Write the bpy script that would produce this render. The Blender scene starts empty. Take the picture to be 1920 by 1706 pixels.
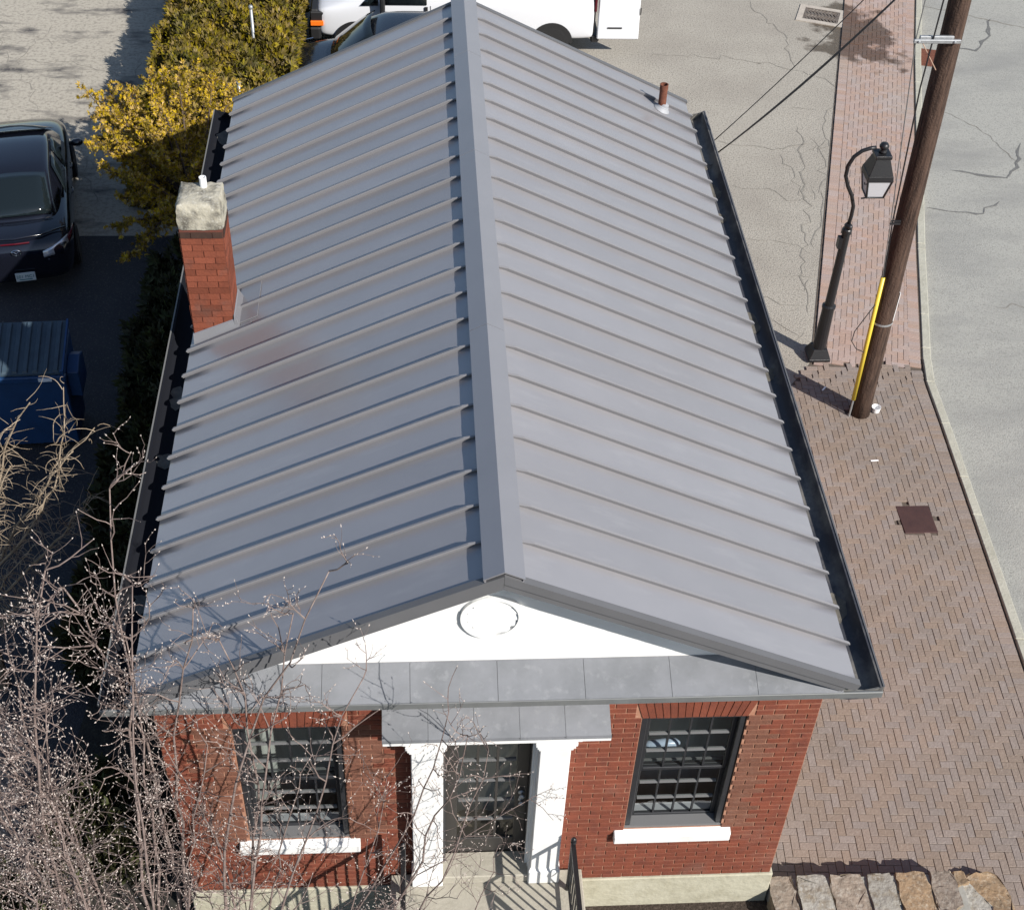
import bpy, bmesh, math, random
from mathutils import Vector, Matrix
R_ = math.radians
rng = random.Random(11)
sc = bpy.context.scene
col = sc.collection

# ------------------------------------------------------------------ camera, sky, sun, exposure
cam = bpy.data.cameras.new('camera'); camo = bpy.data.objects.new('camera', cam); col.objects.link(camo)
camo.location = (-0.6294, -7.0726, 13.8447)
camo.rotation_euler = (R_(46.8994), R_(-2.0580), R_(-3.2681))
cam.sensor_fit = 'HORIZONTAL'; cam.sensor_width = 36.0; cam.lens = 2612.11 / 1920 * 36.0
cam.clip_start = 0.1; cam.clip_end = 2000
sc.camera = camo
CAM = Vector(camo.location)
SUN_AZ, SUN_EL = 136.0, 35.5
w = bpy.data.worlds.new('World'); sc.world = w; w.use_nodes = True
nt = w.node_tree; bg = nt.nodes['Background']
sky = nt.nodes.new('ShaderNodeTexSky'); sky.sky_type = 'NISHITA'; sky.sun_disc = False
sky.sun_elevation = R_(SUN_EL); sky.sun_rotation = R_(SUN_AZ); sky.dust_density = 0.6
nt.links.new(sky.outputs[0], bg.inputs[0]); bg.inputs[1].default_value = 0.075
sl = bpy.data.lights.new('sun', 'SUN'); sl.energy = 4.2; sl.angle = R_(0.53); sl.color = (1.0, 0.955, 0.89)
so = bpy.data.objects.new('sun', sl); col.objects.link(so); so.location = (12, -18, 20)
sd = Vector((math.sin(R_(SUN_AZ)) * math.cos(R_(SUN_EL)), math.cos(R_(SUN_AZ)) * math.cos(R_(SUN_EL)), math.sin(R_(SUN_EL))))
so.rotation_euler = (-sd).to_track_quat('-Z', 'Y').to_euler()
sc.view_settings.view_transform = 'Standard'; sc.view_settings.look = 'None'
sc.view_settings.exposure = 0.75; sc.view_settings.gamma = 1.0; sc.view_settings.use_curve_mapping = False
sc.render.engine = 'CYCLES'; sc.cycles.use_denoising = True
sc.cycles.max_bounces = 8; sc.cycles.transparent_max_bounces = 16; sc.cycles.caustics_reflective = False; sc.cycles.caustics_refractive = False

# ------------------------------------------------------------------ materials
MATS = {}
def M(name, c, rough=.6, metal=0., spec=.5, var=0., hue=0., noise=None, noise2=None, bump=None, coat=0., extra=None):
    """noise=(scale, colour2, lo, hi[, stretch]); var = per piece value spread; bump=(scale, strength)"""
    if name in MATS: return MATS[name]
    m = bpy.data.materials.new(name); m.use_nodes = True; MATS[name] = m
    N = m.node_tree.nodes; L = m.node_tree.links; b = N['Principled BSDF']
    b.inputs['Roughness'].default_value = rough; b.inputs['Metallic'].default_value = metal
    b.inputs['Specular IOR Level'].default_value = spec; b.inputs['Coat Weight'].default_value = coat
    geo = N.new('ShaderNodeNewGeometry')
    rgb = N.new('ShaderNodeRGB'); rgb.outputs[0].default_value = (*c, 1); cur = rgb.outputs[0]
    for nz in (noise, noise2):
        if not nz: continue
        t = N.new('ShaderNodeTexNoise'); t.inputs['Scale'].default_value = nz[0]; t.inputs['Detail'].default_value = 6; t.inputs['Roughness'].default_value = .62
        if len(nz) > 4:
            mp = N.new('ShaderNodeMapping'); mp.inputs['Scale'].default_value = nz[4]; L.new(geo.outputs['Position'], mp.inputs[0]); L.new(mp.outputs[0], t.inputs[0])
        else: L.new(geo.outputs['Position'], t.inputs[0])
        r = N.new('ShaderNodeMapRange'); r.inputs[1].default_value = nz[2]; r.inputs[2].default_value = nz[3]; L.new(t.outputs[0], r.inputs[0])
        mx = N.new('ShaderNodeMixRGB'); mx.inputs[2].default_value = (*nz[1], 1); L.new(r.outputs[0], mx.inputs[0]); L.new(cur, mx.inputs[1]); cur = mx.outputs[0]
    if var:
        oi = N.new('ShaderNodeObjectInfo'); ad = N.new('ShaderNodeMath'); ad.operation = 'ADD'
        L.new(oi.outputs['Random'], ad.inputs[0]); L.new(geo.outputs['Random Per Island'], ad.inputs[1])
        fr = N.new('ShaderNodeMath'); fr.operation = 'FRACT'; L.new(ad.outputs[0], fr.inputs[0])
        mr = N.new('ShaderNodeMapRange'); mr.inputs[3].default_value = 1 - var; mr.inputs[4].default_value = 1 + var; L.new(fr.outputs[0], mr.inputs[0])
        hs = N.new('ShaderNodeHueSaturation'); L.new(mr.outputs[0], hs.inputs['Value']); L.new(cur, hs.inputs['Color']); cur = hs.outputs[0]
        if hue:
            f2 = N.new('ShaderNodeMath'); f2.operation = 'MULTIPLY'; f2.inputs[1].default_value = 7.13; L.new(fr.outputs[0], f2.inputs[0])
            f3 = N.new('ShaderNodeMath'); f3.operation = 'FRACT'; L.new(f2.outputs[0], f3.inputs[0])
            m2 = N.new('ShaderNodeMapRange'); m2.inputs[3].default_value = .5 - hue; m2.inputs[4].default_value = .5 + hue; L.new(f3.outputs[0], m2.inputs[0]); L.new(m2.outputs[0], hs.inputs['Hue'])
            m3 = N.new('ShaderNodeMapRange'); m3.inputs[3].default_value = .75; m3.inputs[4].default_value = 1.2; L.new(f3.outputs[0], m3.inputs[0]); L.new(m3.outputs[0], hs.inputs['Saturation'])
    if extra: cur = extra(N, L, b, geo, cur) or cur
    L.new(cur, b.inputs['Base Color'])
    if bump:
        t = N.new('ShaderNodeTexNoise'); t.inputs['Scale'].default_value = bump[0]; t.inputs['Detail'].default_value = 5; L.new(geo.outputs['Position'], t.inputs[0])
        bp = N.new('ShaderNodeBump'); bp.inputs['Strength'].default_value = bump[1]; bp.inputs['Distance'].default_value = .02
        L.new(t.outputs[0], bp.inputs['Height']); L.new(bp.outputs[0], b.inputs['Normal'])
    return m

def wet(cx, cy, rx, ry, rough=.25):
    """a water stain on the ground round the drain: darker and glossier, ragged outline"""
    def f(N, L, b, geo, cur):
        mp = N.new('ShaderNodeMapping'); mp.inputs['Location'].default_value = (-cx / rx, -cy / ry, 0); mp.inputs['Scale'].default_value = (1 / rx, 1 / ry, 0)
        L.new(geo.outputs['Position'], mp.inputs[0])
        ln = N.new('ShaderNodeVectorMath'); ln.operation = 'LENGTH'; L.new(mp.outputs[0], ln.inputs[0])
        t = N.new('ShaderNodeTexNoise'); t.inputs['Scale'].default_value = 1.6; t.inputs['Detail'].default_value = 6; L.new(geo.outputs['Position'], t.inputs[0])
        sb = N.new('ShaderNodeMath'); sb.operation = 'MULTIPLY_ADD'; sb.inputs[1].default_value = 2.2; L.new(t.outputs[0], sb.inputs[0]); L.new(ln.outputs['Value'], sb.inputs[2])
        r = N.new('ShaderNodeMapRange'); r.inputs[1].default_value = 1.75; r.inputs[2].default_value = 1.95; r.inputs[3].default_value = 1; r.inputs[4].default_value = 0; L.new(sb.outputs[0], r.inputs[0])
        mx = N.new('ShaderNodeMixRGB'); mx.blend_type = 'MULTIPLY'; mx.inputs[2].default_value = (.34, .29, .24, 1); L.new(r.outputs[0], mx.inputs[0]); L.new(cur, mx.inputs[1])
        rr = N.new('ShaderNodeMapRange'); rr.inputs[3].default_value = .85; rr.inputs[4].default_value = rough; L.new(r.outputs[0], rr.inputs[0]); L.new(rr.outputs[0], b.inputs['Roughness'])
        return mx.outputs[0]
    return f

def glass_mat(name, tint, gl=.08):
    m = bpy.data.materials.new(name); m.use_nodes = True; N = m.node_tree.nodes; L = m.node_tree.links
    N.remove(N['Principled BSDF']); o = N['Material Output']
    tr = N.new('ShaderNodeBsdfTransparent'); tr.inputs[0].default_value = (*tint, 1)
    g = N.new('ShaderNodeBsdfGlossy'); g.inputs['Roughness'].default_value = gl
    f = N.new('ShaderNodeLayerWeight'); f.inputs[0].default_value = .5; mx = N.new('ShaderNodeMixShader')
    pw = N.new('ShaderNodeMath'); pw.operation = 'POWER'; pw.inputs[1].default_value = 4.; L.new(f.outputs['Facing'], pw.inputs[0])
    ma = N.new('ShaderNodeMath'); ma.operation = 'MULTIPLY_ADD'; ma.inputs[1].default_value = .85; ma.inputs[2].default_value = .06; L.new(pw.outputs[0], ma.inputs[0])
    L.new(ma.outputs[0], mx.inputs[0]); L.new(tr.outputs[0], mx.inputs[1]); L.new(g.outputs[0], mx.inputs[2]); L.new(mx.outputs[0], o.inputs[0])
    MATS[name] = m; return m

ROOF = M('roof_metal', (.318, .310, .322), .31, .33, .6, var=.05, noise=(1.3, (.292, .286, .298), .35, .75), noise2=(3.2, (.342, .333, .342), .54, .76, (.35, 2.2, 1)))
SEAM = M('seam_metal', (.215, .212, .222), .6, 0, .3, var=.03)
CAPM = M('ridge_metal', (.275, .272, .288), .34, .35, .6, noise=(2., (.255, .253, .268), .3, .8))
RAKE = M('rake_trim_metal', (.115, .116, .122), .5, 0, .4, noise=(3., (.10, .10, .105), .3, .8))
LEAD = M('pent_sheet_metal', (.212, .219, .236), .5, .15, .5, var=.03, noise=(2.6, (.152, .160, .170), .40, .75), noise2=(9, (.27, .277, .29), .56, .8), bump=(4, .25))
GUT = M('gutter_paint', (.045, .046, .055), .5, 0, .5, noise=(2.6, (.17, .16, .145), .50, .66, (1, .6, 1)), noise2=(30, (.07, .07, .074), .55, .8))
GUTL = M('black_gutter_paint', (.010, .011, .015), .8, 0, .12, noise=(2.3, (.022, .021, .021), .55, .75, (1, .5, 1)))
SILT = M('gutter_silt', (.16, .145, .12), .9, noise=(9, (.08, .075, .065), .35, .7))
LIP = M('gutter_lip', (.15, .148, .14), .5)
BRK = M('red_brick', (.172, .049, .028), .75, 0, .3, var=.11, noise=(7, (.125, .038, .025), .45, .72), noise2=(1.6, (.165, .08, .058), .56, .78), bump=(60, .25))
BRN = M('brown_brick', (.15, .066, .044), .85, 0, .2, var=.10, noise=(14, (.18, .095, .068), .5, .8), bump=(60, .35))
MOR = M('red_mortar', (.32, .15, .092), .9, noise=(25, (.38, .21, .14), .4, .7))
MORB = M('chimney_mortar', (.12, .035, .022), .9, noise=(20, (.09, .03, .02), .4, .7))
CHB = M('chimney_brick', (.185, .055, .031), .8, 0, .2, var=.22, noise=(8, (.12, .038, .024), .5, .78), noise2=(2.5, (.12, .06, .046), .56, .78), bump=(50, .3))
CHD = M('sooty_brick', (.055, .03, .022), .9, 0, .2, var=.25, noise=(8, (.03, .02, .018), .4, .8))
CAPC = M('chimney_concrete', (.36, .335, .27), .92, 0, .2, noise=(6, (.12, .11, .09), .48, .62), noise2=(24, (.46, .44, .38), .5, .72), bump=(22, .8))
FOUND = M('foundation_render', (.40, .38, .295), .9, 0, .2, noise=(5, (.31, .29, .215), .45, .75), noise2=(2, (.46, .44, .36), .55, .8, (1, 1, .4)), bump=(14, .5))
WHITE = M('white_paint', (.70, .70, .69), .5, 0, .4, noise=(4, (.64, .635, .62), .5, .8), noise2=(1.7, (.60, .595, .57), .60, .85, (1, 1, .3)))
BLACKP = M('black_paint', (.022, .023, .026), .4, 0, .5, noise=(8, (.03, .03, .033), .4, .8))
MUNT_LIT = M('sunlit_muntin_paint', (.12, .12, .122), .45)  # sunlight on top of the dark horizontal bars, painted in as lighter grey
DOORP = M('door_paint', (.035, .032, .03), .45, noise=(5, (.028, .026, .025), .4, .8))
IRON = M('iron_paint', (.016, .016, .018), .38, .2, .5, bump=(90, .15))
CURT = M('curtain_cloth', (.40, .405, .385), .95, noise=(1.5, (.28, .285, .27), .3, .8, (4, 1, .3)))
CURTL = M('pale_curtain', (.45, .455, .435), .95, noise=(1.5, (.32, .325, .31), .3, .8, (4, 1, .3)))
INNER = M('inner_sill', (.30, .30, .32), .7)
GLASS = glass_mat('window_glass', (.82, .86, .85), .05)
CGL = M('car_glass', (.008, .012, .014), .06, 0, .6)
SLAB = M('porch_stone', (.36, .335, .28), .85, 0, .2, noise=(4, (.30, .28, .23), .4, .75), noise2=(30, (.40, .37, .31), .5, .8), bump=(30, .25))
CHROME = M('chrome', (.7, .7, .72), .15, 1.)
ASPH = M('lot_asphalt', (.355, .328, .282), .88, 0, .25, noise=(.5, (.285, .258, .222), .40, .70), noise2=(28, (.19, .175, .15), .49, .66), bump=(45, .7), extra=wet(9.0, 20.9, 1.15, 1.7))
ASPL = M('left_lot_asphalt', (.37, .34, .285), .88, 0, .25, noise=(1.5, (.07, .066, .066), .52, .66, (.55, 1.3, 1)), noise2=(14, (.22, .20, .17), .47, .68), bump=(45, .5))
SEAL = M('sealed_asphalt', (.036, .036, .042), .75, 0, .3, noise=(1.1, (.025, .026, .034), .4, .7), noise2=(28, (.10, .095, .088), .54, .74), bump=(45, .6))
ROAD = M('road_asphalt', (.318, .313, .285), .85, 0, .25, noise=(.35, (.205, .203, .195), .47, .72, (.7, 1.8, 1)), noise2=(34, (.22, .216, .198), .49, .66), bump=(50, .5))
TAR = M('crack_tar', (.12, .118, .112), .7, noise=(20, (.19, .185, .17), .5, .7))
CRACK = M('crack_dirt', (.19, .175, .15), .95, noise=(20, (.29, .27, .235), .45, .7))
KERB = M('kerb_concrete', (.355, .345, .29), .9, 0, .2, noise=(3, (.28, .27, .22), .4, .75), noise2=(30, (.41, .395, .34), .5, .8), bump=(25, .4))
PAV = M('brick_paver', (.236, .186, .157), .88, 0, .2, var=.06, hue=.004, noise=(.55, (.198, .162, .137), .40, .66), noise2=(30, (.288, .238, .204), .52, .75), bump=(50, .35), extra=wet(9.0, 20.9, 1.15, 1.7))
PAVR = M('pink_paver', (.335, .24, .203), .88, 0, .2, var=.06, hue=.005, noise=(.7, (.315, .262, .23), .42, .70), noise2=(30, (.39, .305, .262), .52, .8), bump=(50, .3), extra=wet(9.0, 20.9, 1.15, 1.7))
JOINT = M('paver_sand', (.085, .066, .052), .95, noise=(30, (.12, .098, .078), .45, .7))
RUSTP = M('rusty_plate', (.075, .038, .034), .7, .3, .4, noise=(7, (.055, .028, .027), .4, .7), bump=(120, .3))
RUST = M('rust_iron', (.17, .062, .036), .8, .2, noise=(14, (.11, .035, .02), .4, .7), bump=(50, .3))
GRATE = M('grate_iron', (.17, .145, .125), .8, .3, noise=(10, (.11, .085, .07), .4, .7))
CONC = M('grate_concrete', (.42, .375, .32), .9, noise=(6, (.33, .29, .25), .4, .7), bump=(30, .4))
WOODP = M('pole_wood', (.078, .05, .038), .9, 0, .15, noise=(6, (.028, .019, .016), .42, .64, (5, 5, .35)), noise2=(16, (.17, .118, .092), .57, .8, (6, 6, .25)), bump=(40, .6))
YEL = M('yellow_plastic', (.62, .47, .055), .4, noise=(6, (.50, .39, .07), .5, .8))
GALV = M('galvanised', (.36, .37, .38), .45, .5, noise=(20, (.27, .28, .29), .4, .7))
WIRE = M('wire_black', (.012, .012, .014), .6)
WIREG = M('wire_grey', (.12, .12, .12), .6)
WPL = M('white_plastic', (.80, .80, .80), .4)
FROST = M('lamp_glass', (.44, .45, .48), .5, 0, .4)
BUD = M('grey_bud', (.46, .40, .36), .8, 0, .2, var=.35)
TWIG = M('magnolia_bark', (.205, .158, .142), .85, 0, .2, noise=(20, (.115, .083, .073), .4, .7), noise2=(6, (.30, .25, .228), .55, .8))
TWIGT = M('tan_bark', (.31, .25, .185), .85, 0, .2, noise=(12, (.18, .135, .09), .4, .7))
MULCH = M('mulch', (.035, .024, .017), .95, noise=(30, (.10, .075, .06), .5, .75), bump=(40, 1.))
SOIL = M('dark_soil', (.022, .02, .017), .95, noise=(12, (.045, .042, .03), .45, .7), bump=(25, .8))
STONE = M('field_stone', (.27, .215, .16), .9, 0, .2, var=.2, hue=.012, noise=(7, (.17, .135, .10), .44, .64), noise2=(22, (.36, .32, .26), .50, .7), bump=(18, 1.))
STONEG = M('grey_stone', (.28, .262, .228), .9, 0, .2, var=.12, noise=(7, (.20, .165, .12), .46, .66), noise2=(20, (.36, .345, .31), .5, .7), bump=(18, 1.))
STONEO = M('orange_stone', (.25, .172, .105), .9, 0, .2, var=.12, noise=(6, (.165, .12, .078), .44, .64), noise2=(20, (.34, .28, .21), .50, .7), bump=(18, 1.))
SMOR = M('stone_mortar', (.30, .29, .26), .95, noise=(12, (.22, .21, .18), .4, .7))
HEDGE = M('hedge_leaf', (.155, .112, .013), .7, 0, .25, var=.45, hue=.015, noise=(1.3, (.068, .062, .010), .42, .62), noise2=(5, (.20, .135, .014), .52, .75))
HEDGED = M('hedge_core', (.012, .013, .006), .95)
YEW = M('golden_leaf', (.36, .235, .019), .7, 0, .25, var=.4, hue=.012, noise=(2.6, (.16, .115, .013), .46, .64))
SHADELEAF = M('shaded_leaf', (.030, .032, .010), .75, 0, .25, var=.5, hue=.03)  # leaf colour darkened to stand for the shade beside the building
BARK = M('brown_bark', (.09, .062, .045), .9, noise=(12, (.05, .036, .028), .4, .7))
CARP = M('black_car_paint', (.006, .007, .012), .16, 0, .5, coat=.6)
CARB = M('navy_car_paint', (.006, .008, .013), .2, 0, .5, coat=.5)
VANW = M('van_white', (.60, .61, .635), .28, 0, .5, coat=.3)
TRIMB = M('black_plastic', (.012, .012, .013), .55)
TYRE = M('tyre_rubber', (.014, .014, .015), .85)
RIM = M('alloy_rim', (.33, .34, .35), .35, .8)
REDL = M('red_lens', (.065, .003, .008), .25, 0, .4)
ORL = M('orange_lens', (.75, .16, .015), .2)
CLRL = M('clear_lens', (.62, .63, .66), .12, .5)
PLATE = M('plate_white', (.60, .66, .66), .5)
TEAL = M('plate_teal', (.02, .16, .19), .5)
DBLUE = M('dumpster_blue', (.012, .048, .135), .5, 0, .45, noise=(4, (.010, .036, .10), .45, .75), bump=(12, .15))
LIDM = M('lid_plastic', (.042, .068, .092), .6, noise=(6, (.032, .05, .07), .4, .7))
STICK = M('sticker_white', (.72, .76, .82), .5)

# ------------------------------------------------------------------ mesh helpers
class MB:
    def __init__(s): s.v = []; s.f = []
    def add(s, vs, fs):
        o = len(s.v); s.v += [tuple(p) for p in vs]; s.f += [tuple(i + o for i in f) for f in fs]; return s
    def box(s, a, b):
        x0, y0, z0 = a; x1, y1, z1 = b
        return s.add([(x0, y0, z0), (x1, y0, z0), (x1, y1, z0), (x0, y1, z0), (x0, y0, z1), (x1, y0, z1), (x1, y1, z1), (x0, y1, z1)],
                     [(0, 3, 2, 1), (4, 5, 6, 7), (0, 1, 5, 4), (1, 2, 6, 5), (2, 3, 7, 6), (3, 0, 4, 7)])
    def hexa(s, p):   # eight corners: bottom four then top four
        return s.add(p, [(0, 3, 2, 1), (4, 5, 6, 7), (0, 1, 5, 4), (1, 2, 6, 5), (2, 3, 7, 6), (3, 0, 4, 7)])
    def prism(s, prof, d0, d1):   # closed profile of points, swept by two offset vectors
        n = len(prof); a = [tuple(Vector(p) + Vector(d0)) for p in prof]; b = [tuple(Vector(p) + Vector(d1)) for p in prof]
        return s.add(a + b, [tuple(range(n - 1, -1, -1)), tuple(range(n, 2 * n))] + [(i, (i + 1) % n, n + (i + 1) % n, n + i) for i in range(n)])
    def tube(s, pts, rad, k=6, caps=True):
        pts = [Vector(p) for p in pts]; n = len(pts)
        if isinstance(rad, (int, float)): rad = [rad] * n
        o = len(s.v); up = None
        for i, p in enumerate(pts):
            t = (pts[min(i + 1, n - 1)] - pts[max(i - 1, 0)]); t = t.normalized() if t.length > 1e-9 else Vector((0, 0, 1))
            if up is None: up = t.orthogonal().normalized()
            else:
                up = up - t * up.dot(t); up = up.normalized() if up.length > 1e-6 else t.orthogonal().normalized()
            sd_ = t.cross(up)
            for j in range(k):
                a = 2 * math.pi * j / k; q = p + (up * math.cos(a) + sd_ * math.sin(a)) * rad[i]; s.v.append(tuple(q))
        for i in range(n - 1):
            for j in range(k):
                a = o + i * k + j; b = o + i * k + (j + 1) % k; s.f.append((a, b, b + k, a + k))
        if caps:
            s.f.append(tuple(o + j for j in range(k - 1, -1, -1))); s.f.append(tuple(o + (n - 1) * k + j for j in range(k)))
        return s
    def lathe(s, prof, c=(0, 0, 0), k=16):    # prof list of (r, z)
        o = len(s.v); n = len(prof)
        for r, z in prof:
            for j in range(k):
                a = 2 * math.pi * j / k; s.v.append((c[0] + r * math.cos(a), c[1] + r * math.sin(a), c[2] + z))
        for i in range(n - 1):
            for j in range(k):
                a = o + i * k + j; b = o + i * k + (j + 1) % k; s.f.append((a, b, b + k, a + k))
        s.f.append(tuple(o + j for j in range(k - 1, -1, -1))); s.f.append(tuple(o + (n - 1) * k + j for j in range(k)))
        return s
    def mesh(s, name, mat, smooth=False):
        me = bpy.data.meshes.new(name); me.from_pydata(s.v, [], s.f); me.update()
        me.materials.append(mat)
        if smooth: me.polygons.foreach_set('use_smooth', [True] * len(me.polygons))
        return me
    def build(s, name, mat, parent=None, smooth=False, bevel=0., **kw):
        me = s.mesh(name, mat, smooth)
        if bevel:
            bm = bmesh.new(); bm.from_mesh(me); bmesh.ops.bevel(bm, geom=bm.edges[:], offset=bevel, segments=1, affect='EDGES', clamp_overlap=True); bm.to_mesh(me); bm.free()
        return put(name, me, parent, **kw)

def put(name, me, parent=None, loc=None, rot=None, label=None, cat=None, group=None, kind=None):
    o = bpy.data.objects.new(name, me); col.objects.link(o)
    if parent: o.parent = parent
    if loc: o.location = loc
    if rot: o.rotation_euler = rot
    for k, v in (('label', label), ('category', cat), ('group', group), ('kind', kind)):
        if v: o[k] = v
    return o
def thing(name, label, cat, loc=(0, 0, 0), rz=0., group=None):
    return put(name, None, None, loc, (0, 0, rz), label, cat, group)
def smooth_by_angle(o, ang=40):
    me = o.data; me.polygons.foreach_set('use_smooth', [True] * len(me.polygons)); me.set_sharp_from_angle(angle=R_(ang))

# ------------------------------------------------------------------ dimensions of the building
ZE, ZR, EX, YB = 4.52, 5.956, 3.025, 9.816      # eave, ridge, eave half width, rear of roof
SL = (ZR - ZE) / EX; YW = .466; WX = 3.0; ZB = .70; GX = 3.28
def rz_(x): return ZR - SL * abs(x)

# ------------------------------------------------------------------ ground
def sheet(name, pts, z, mat, parent=None, kind='structure', **kw):
    return MB().add([(x, y, z) for x, y in pts], [tuple(range(len(pts)))]).build(name, mat, parent, kind=kind if not parent else None, **kw)
sheet('ground', [(-300, -300), (300, -300), (300, 300), (-300, 300)], -.16, SOIL)
def ax(v, deg, o): d = R_(deg); return (o[0] + v * math.sin(d), o[1] + v * math.cos(d))
# kerb line (inner edge, pavement side), running away from the camera
KIN = [(6.55, -5.), (6.80, .3), (6.97, 3.47), (7.12, 6.29), (7.22, 8.22), (7.26, 9.2), (7.36, 9.75), (7.66, 10.95), (8.12, 12.81), (9.07, 16.4), (9.99, 19.85), (10.8, 22.72), (13.2, 31.5), (17, 45)]
def off(pl, d):
    out = []
    for i, p in enumerate(pl):
        a = pl[max(i - 1, 0)]; b = pl[min(i + 1, len(pl) - 1)]; t = Vector((b[0] - a[0], b[1] - a[1])).normalized(); out.append((p[0] + t.y * d, p[1] - t.x * d))
    return out
KOUT = off(KIN, .165)
road = MB().add([(x, y, -.10) for x, y in KOUT] + [(x + 60, y, -.10) for x, y in KOUT], [(i, i + len(KOUT), i + 1 + len(KOUT), i + 1) for i in range(len(KOUT) - 1)]).build('road', ROAD, kind='structure')
lot = sheet('parking_lot', [(-3.2, 9.2), (3.6, 6.0), (5.17, 9.21), (5.56, 9.7), (6.36, 12.6), (8.27, 19.54), (9.2, 22.9), (14, 40.), (14, 60), (-3.2, 60)], 0, ASPH)
leftlot = sheet('left_parking_lot', [(-60, 13.2), (-3.2, 13.3), (-3.2, 60), (-60, 60)], .002, ASPL)
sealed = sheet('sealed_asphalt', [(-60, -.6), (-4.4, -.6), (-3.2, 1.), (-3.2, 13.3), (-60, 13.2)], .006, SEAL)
sheet('planting_bed', [(-12, -6), (-.8, -6), (-.8, .6), (-3.05, .6), (-3.05, 4), (-4.6, 4), (-5.0, -.3), (-12, -.3)], .012, SOIL)
sheet('mulch_bed', [(.8, -6), (6.5, -6), (5.4, .25), (3.0, .45), (.8, .47)], .16, MULCH)
# kerb pieces: cast lengths with a small gap
def seg_len(pl):
    L = [0.]
    for a, b in zip(pl, pl[1:]): L.append(L[-1] + math.hypot(b[0] - a[0], b[1] - a[1]))
    return L
def at(pl, L, s):
    for i in range(len(pl) - 1):
        if s <= L[i + 1] or i == len(pl) - 2:
            t = (s - L[i]) / (L[i + 1] - L[i]); return (pl[i][0] + (pl[i + 1][0] - pl[i][0]) * t, pl[i][1] + (pl[i + 1][1] - pl[i][1]) * t)
kerb = put('kerb', None, kind='structure')
LI, LO = seg_len(KIN), seg_len(KOUT)
s = 0.
while s < LI[-1] - 3:
    e = s + 3.02; fr = lambda q: q / LI[-1] * LO[-1]
    ins = sorted({s, e} | {l for l in LI if s < l < e}); b = MB()
    for a, c in zip(ins, ins[1:]):
        c2 = c - (.012 if c == e else 0)
        p, q, r, t = at(KIN, LI, a), at(KIN, LI, c2), at(KOUT, LO, fr(c2)), at(KOUT, LO, fr(a))
        h = .052 if a < 14.6 else .03
        p, q = [(x + .028, y - .004) for x, y in (p, q)]
        b.hexa([(*p, -.3), (*t, -.3), (*r, -.3), (*q, -.3), (*p, h), (*t, h - .008), (*r, h - .008), (*q, h)])
    b.build('kerb_stone', KERB, kerb, bevel=.012); s = e

# pavers -----------------------------------------------------------------
walk = sheet('brick_sidewalk', [(2.9, -5), (6.6, -5)] + [(x + .03, y) for x, y in KIN[1:13]] + [(11.3, 31.8), (9.2, 22.9), (8.27, 19.54), (6.36, 12.6), (5.56, 9.7), (5.17, 9.21), (2.9, 6.4)], .006, JOINT)
A = .0932
def paver_mesh(L, Wd, mat, nm='paver'):
    b = MB(); g = .0026; h = .034; c = .0035
    x, y = L / 2 - g, Wd / 2 - g
    b.add([(-x, -y, 0), (x, -y, 0), (x, y, 0), (-x, y, 0), (-x, -y, h - c), (x, -y, h - c), (x, y, h - c), (-x, y, h - c), (-x + c, -y + c, h), (x - c, -y + c, h), (x - c, y - c, h), (-x + c, y - c, h)],
          [(0, 1, 5, 4), (1, 2, 6, 5), (2, 3, 7, 6), (3, 0, 4, 7), (4, 5, 9, 8), (5, 6, 10, 9), (6, 7, 11, 10), (7, 4, 8, 11), (8, 9, 10, 11)])
    return b.mesh(nm, mat)
PH = paver_mesh(2 * A, A, PAV); PQ = paver_mesh(A, A, PAV)
def inside(pl, x, y):
    c = False; n = len(pl)
    for i in range(n):
        x0, y0 = pl[i]; x1, y1 = pl[(i + 1) % n]
        if (y0 > y) != (y1 > y) and x < (x1 - x0) * (y - y0) / (y1 - y0) + x0: c = not c
    return c
def kerb_x(y):
    for a, b in zip(KIN, KIN[1:]):
        if a[1] <= y <= b[1]: return a[0] + (b[0] - a[0]) * (y - a[1]) / (b[1] - a[1])
    return 0
pavs = []     # (x, y, angle, kind)  kind 0: herringbone warm brown, 1: pink strip
def frame(o, deg):
    d = R_(deg); u = (math.cos(d), -math.sin(d)); v = (math.sin(d), math.cos(d))
    return lambda a, b: (o[0] + u[0] * a + v[0] * b, o[1] + u[1] * a + v[1] * b)
FA = frame((6.80, .3), 2.8); dA = -R_(2.8)
COVER = [(6.08, 5.95), (6.56, 5.95), (6.56, 6.49), (6.08, 6.49)]
zoneA = [(3.02, -1.2), (8, -1.2), (8, 9.62), (5.56, 9.62), (5.17, 9.21), (3.02, 6.5)]
for j in range(-18, 107):                      # zone A: soldier course along the kerb, herringbone inside
    b = j * A; x, y = FA(-A, b)
    if y < 9.45: pavs.append((x + (kerb_x(y) - FA(0, b)[0]) - .002, y, dA, 0))
for i in range(-50, 0):
    for j in range(-18, 107):
        k = (i - j) % 4; half = False
        if k == 0 and i == -1: a, b, an, half = (i + .5) * A, (j + .5) * A, 0, True
        elif k == 0: a, b, an = (i + 1) * A, (j + .5) * A, 0
        elif k == 3: a, b, an = (i + .5) * A, (j + 1) * A, math.pi / 2
        else: continue
        a -= 2 * A; x, y = FA(a, b); x += ((kerb_x(y) - FA(0, b)[0]) if y > 0 else 0) - .004
        if not inside(zoneA, x, y): continue
        if COVER[0][0] - .01 < x < COVER[1][0] + .01 and COVER[0][1] - .01 < y < COVER[2][1] + .01: continue
        if 3.0 < x < 5.72 and -1 < y < .62: continue
        if math.hypot(x - 6.05, y - 8.5) < .13: continue
        pavs.append((x, y, an + dA, 2 if half else 0))
FB = frame((5.60, 9.66), 15.3); dB = -R_(15.3)
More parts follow.
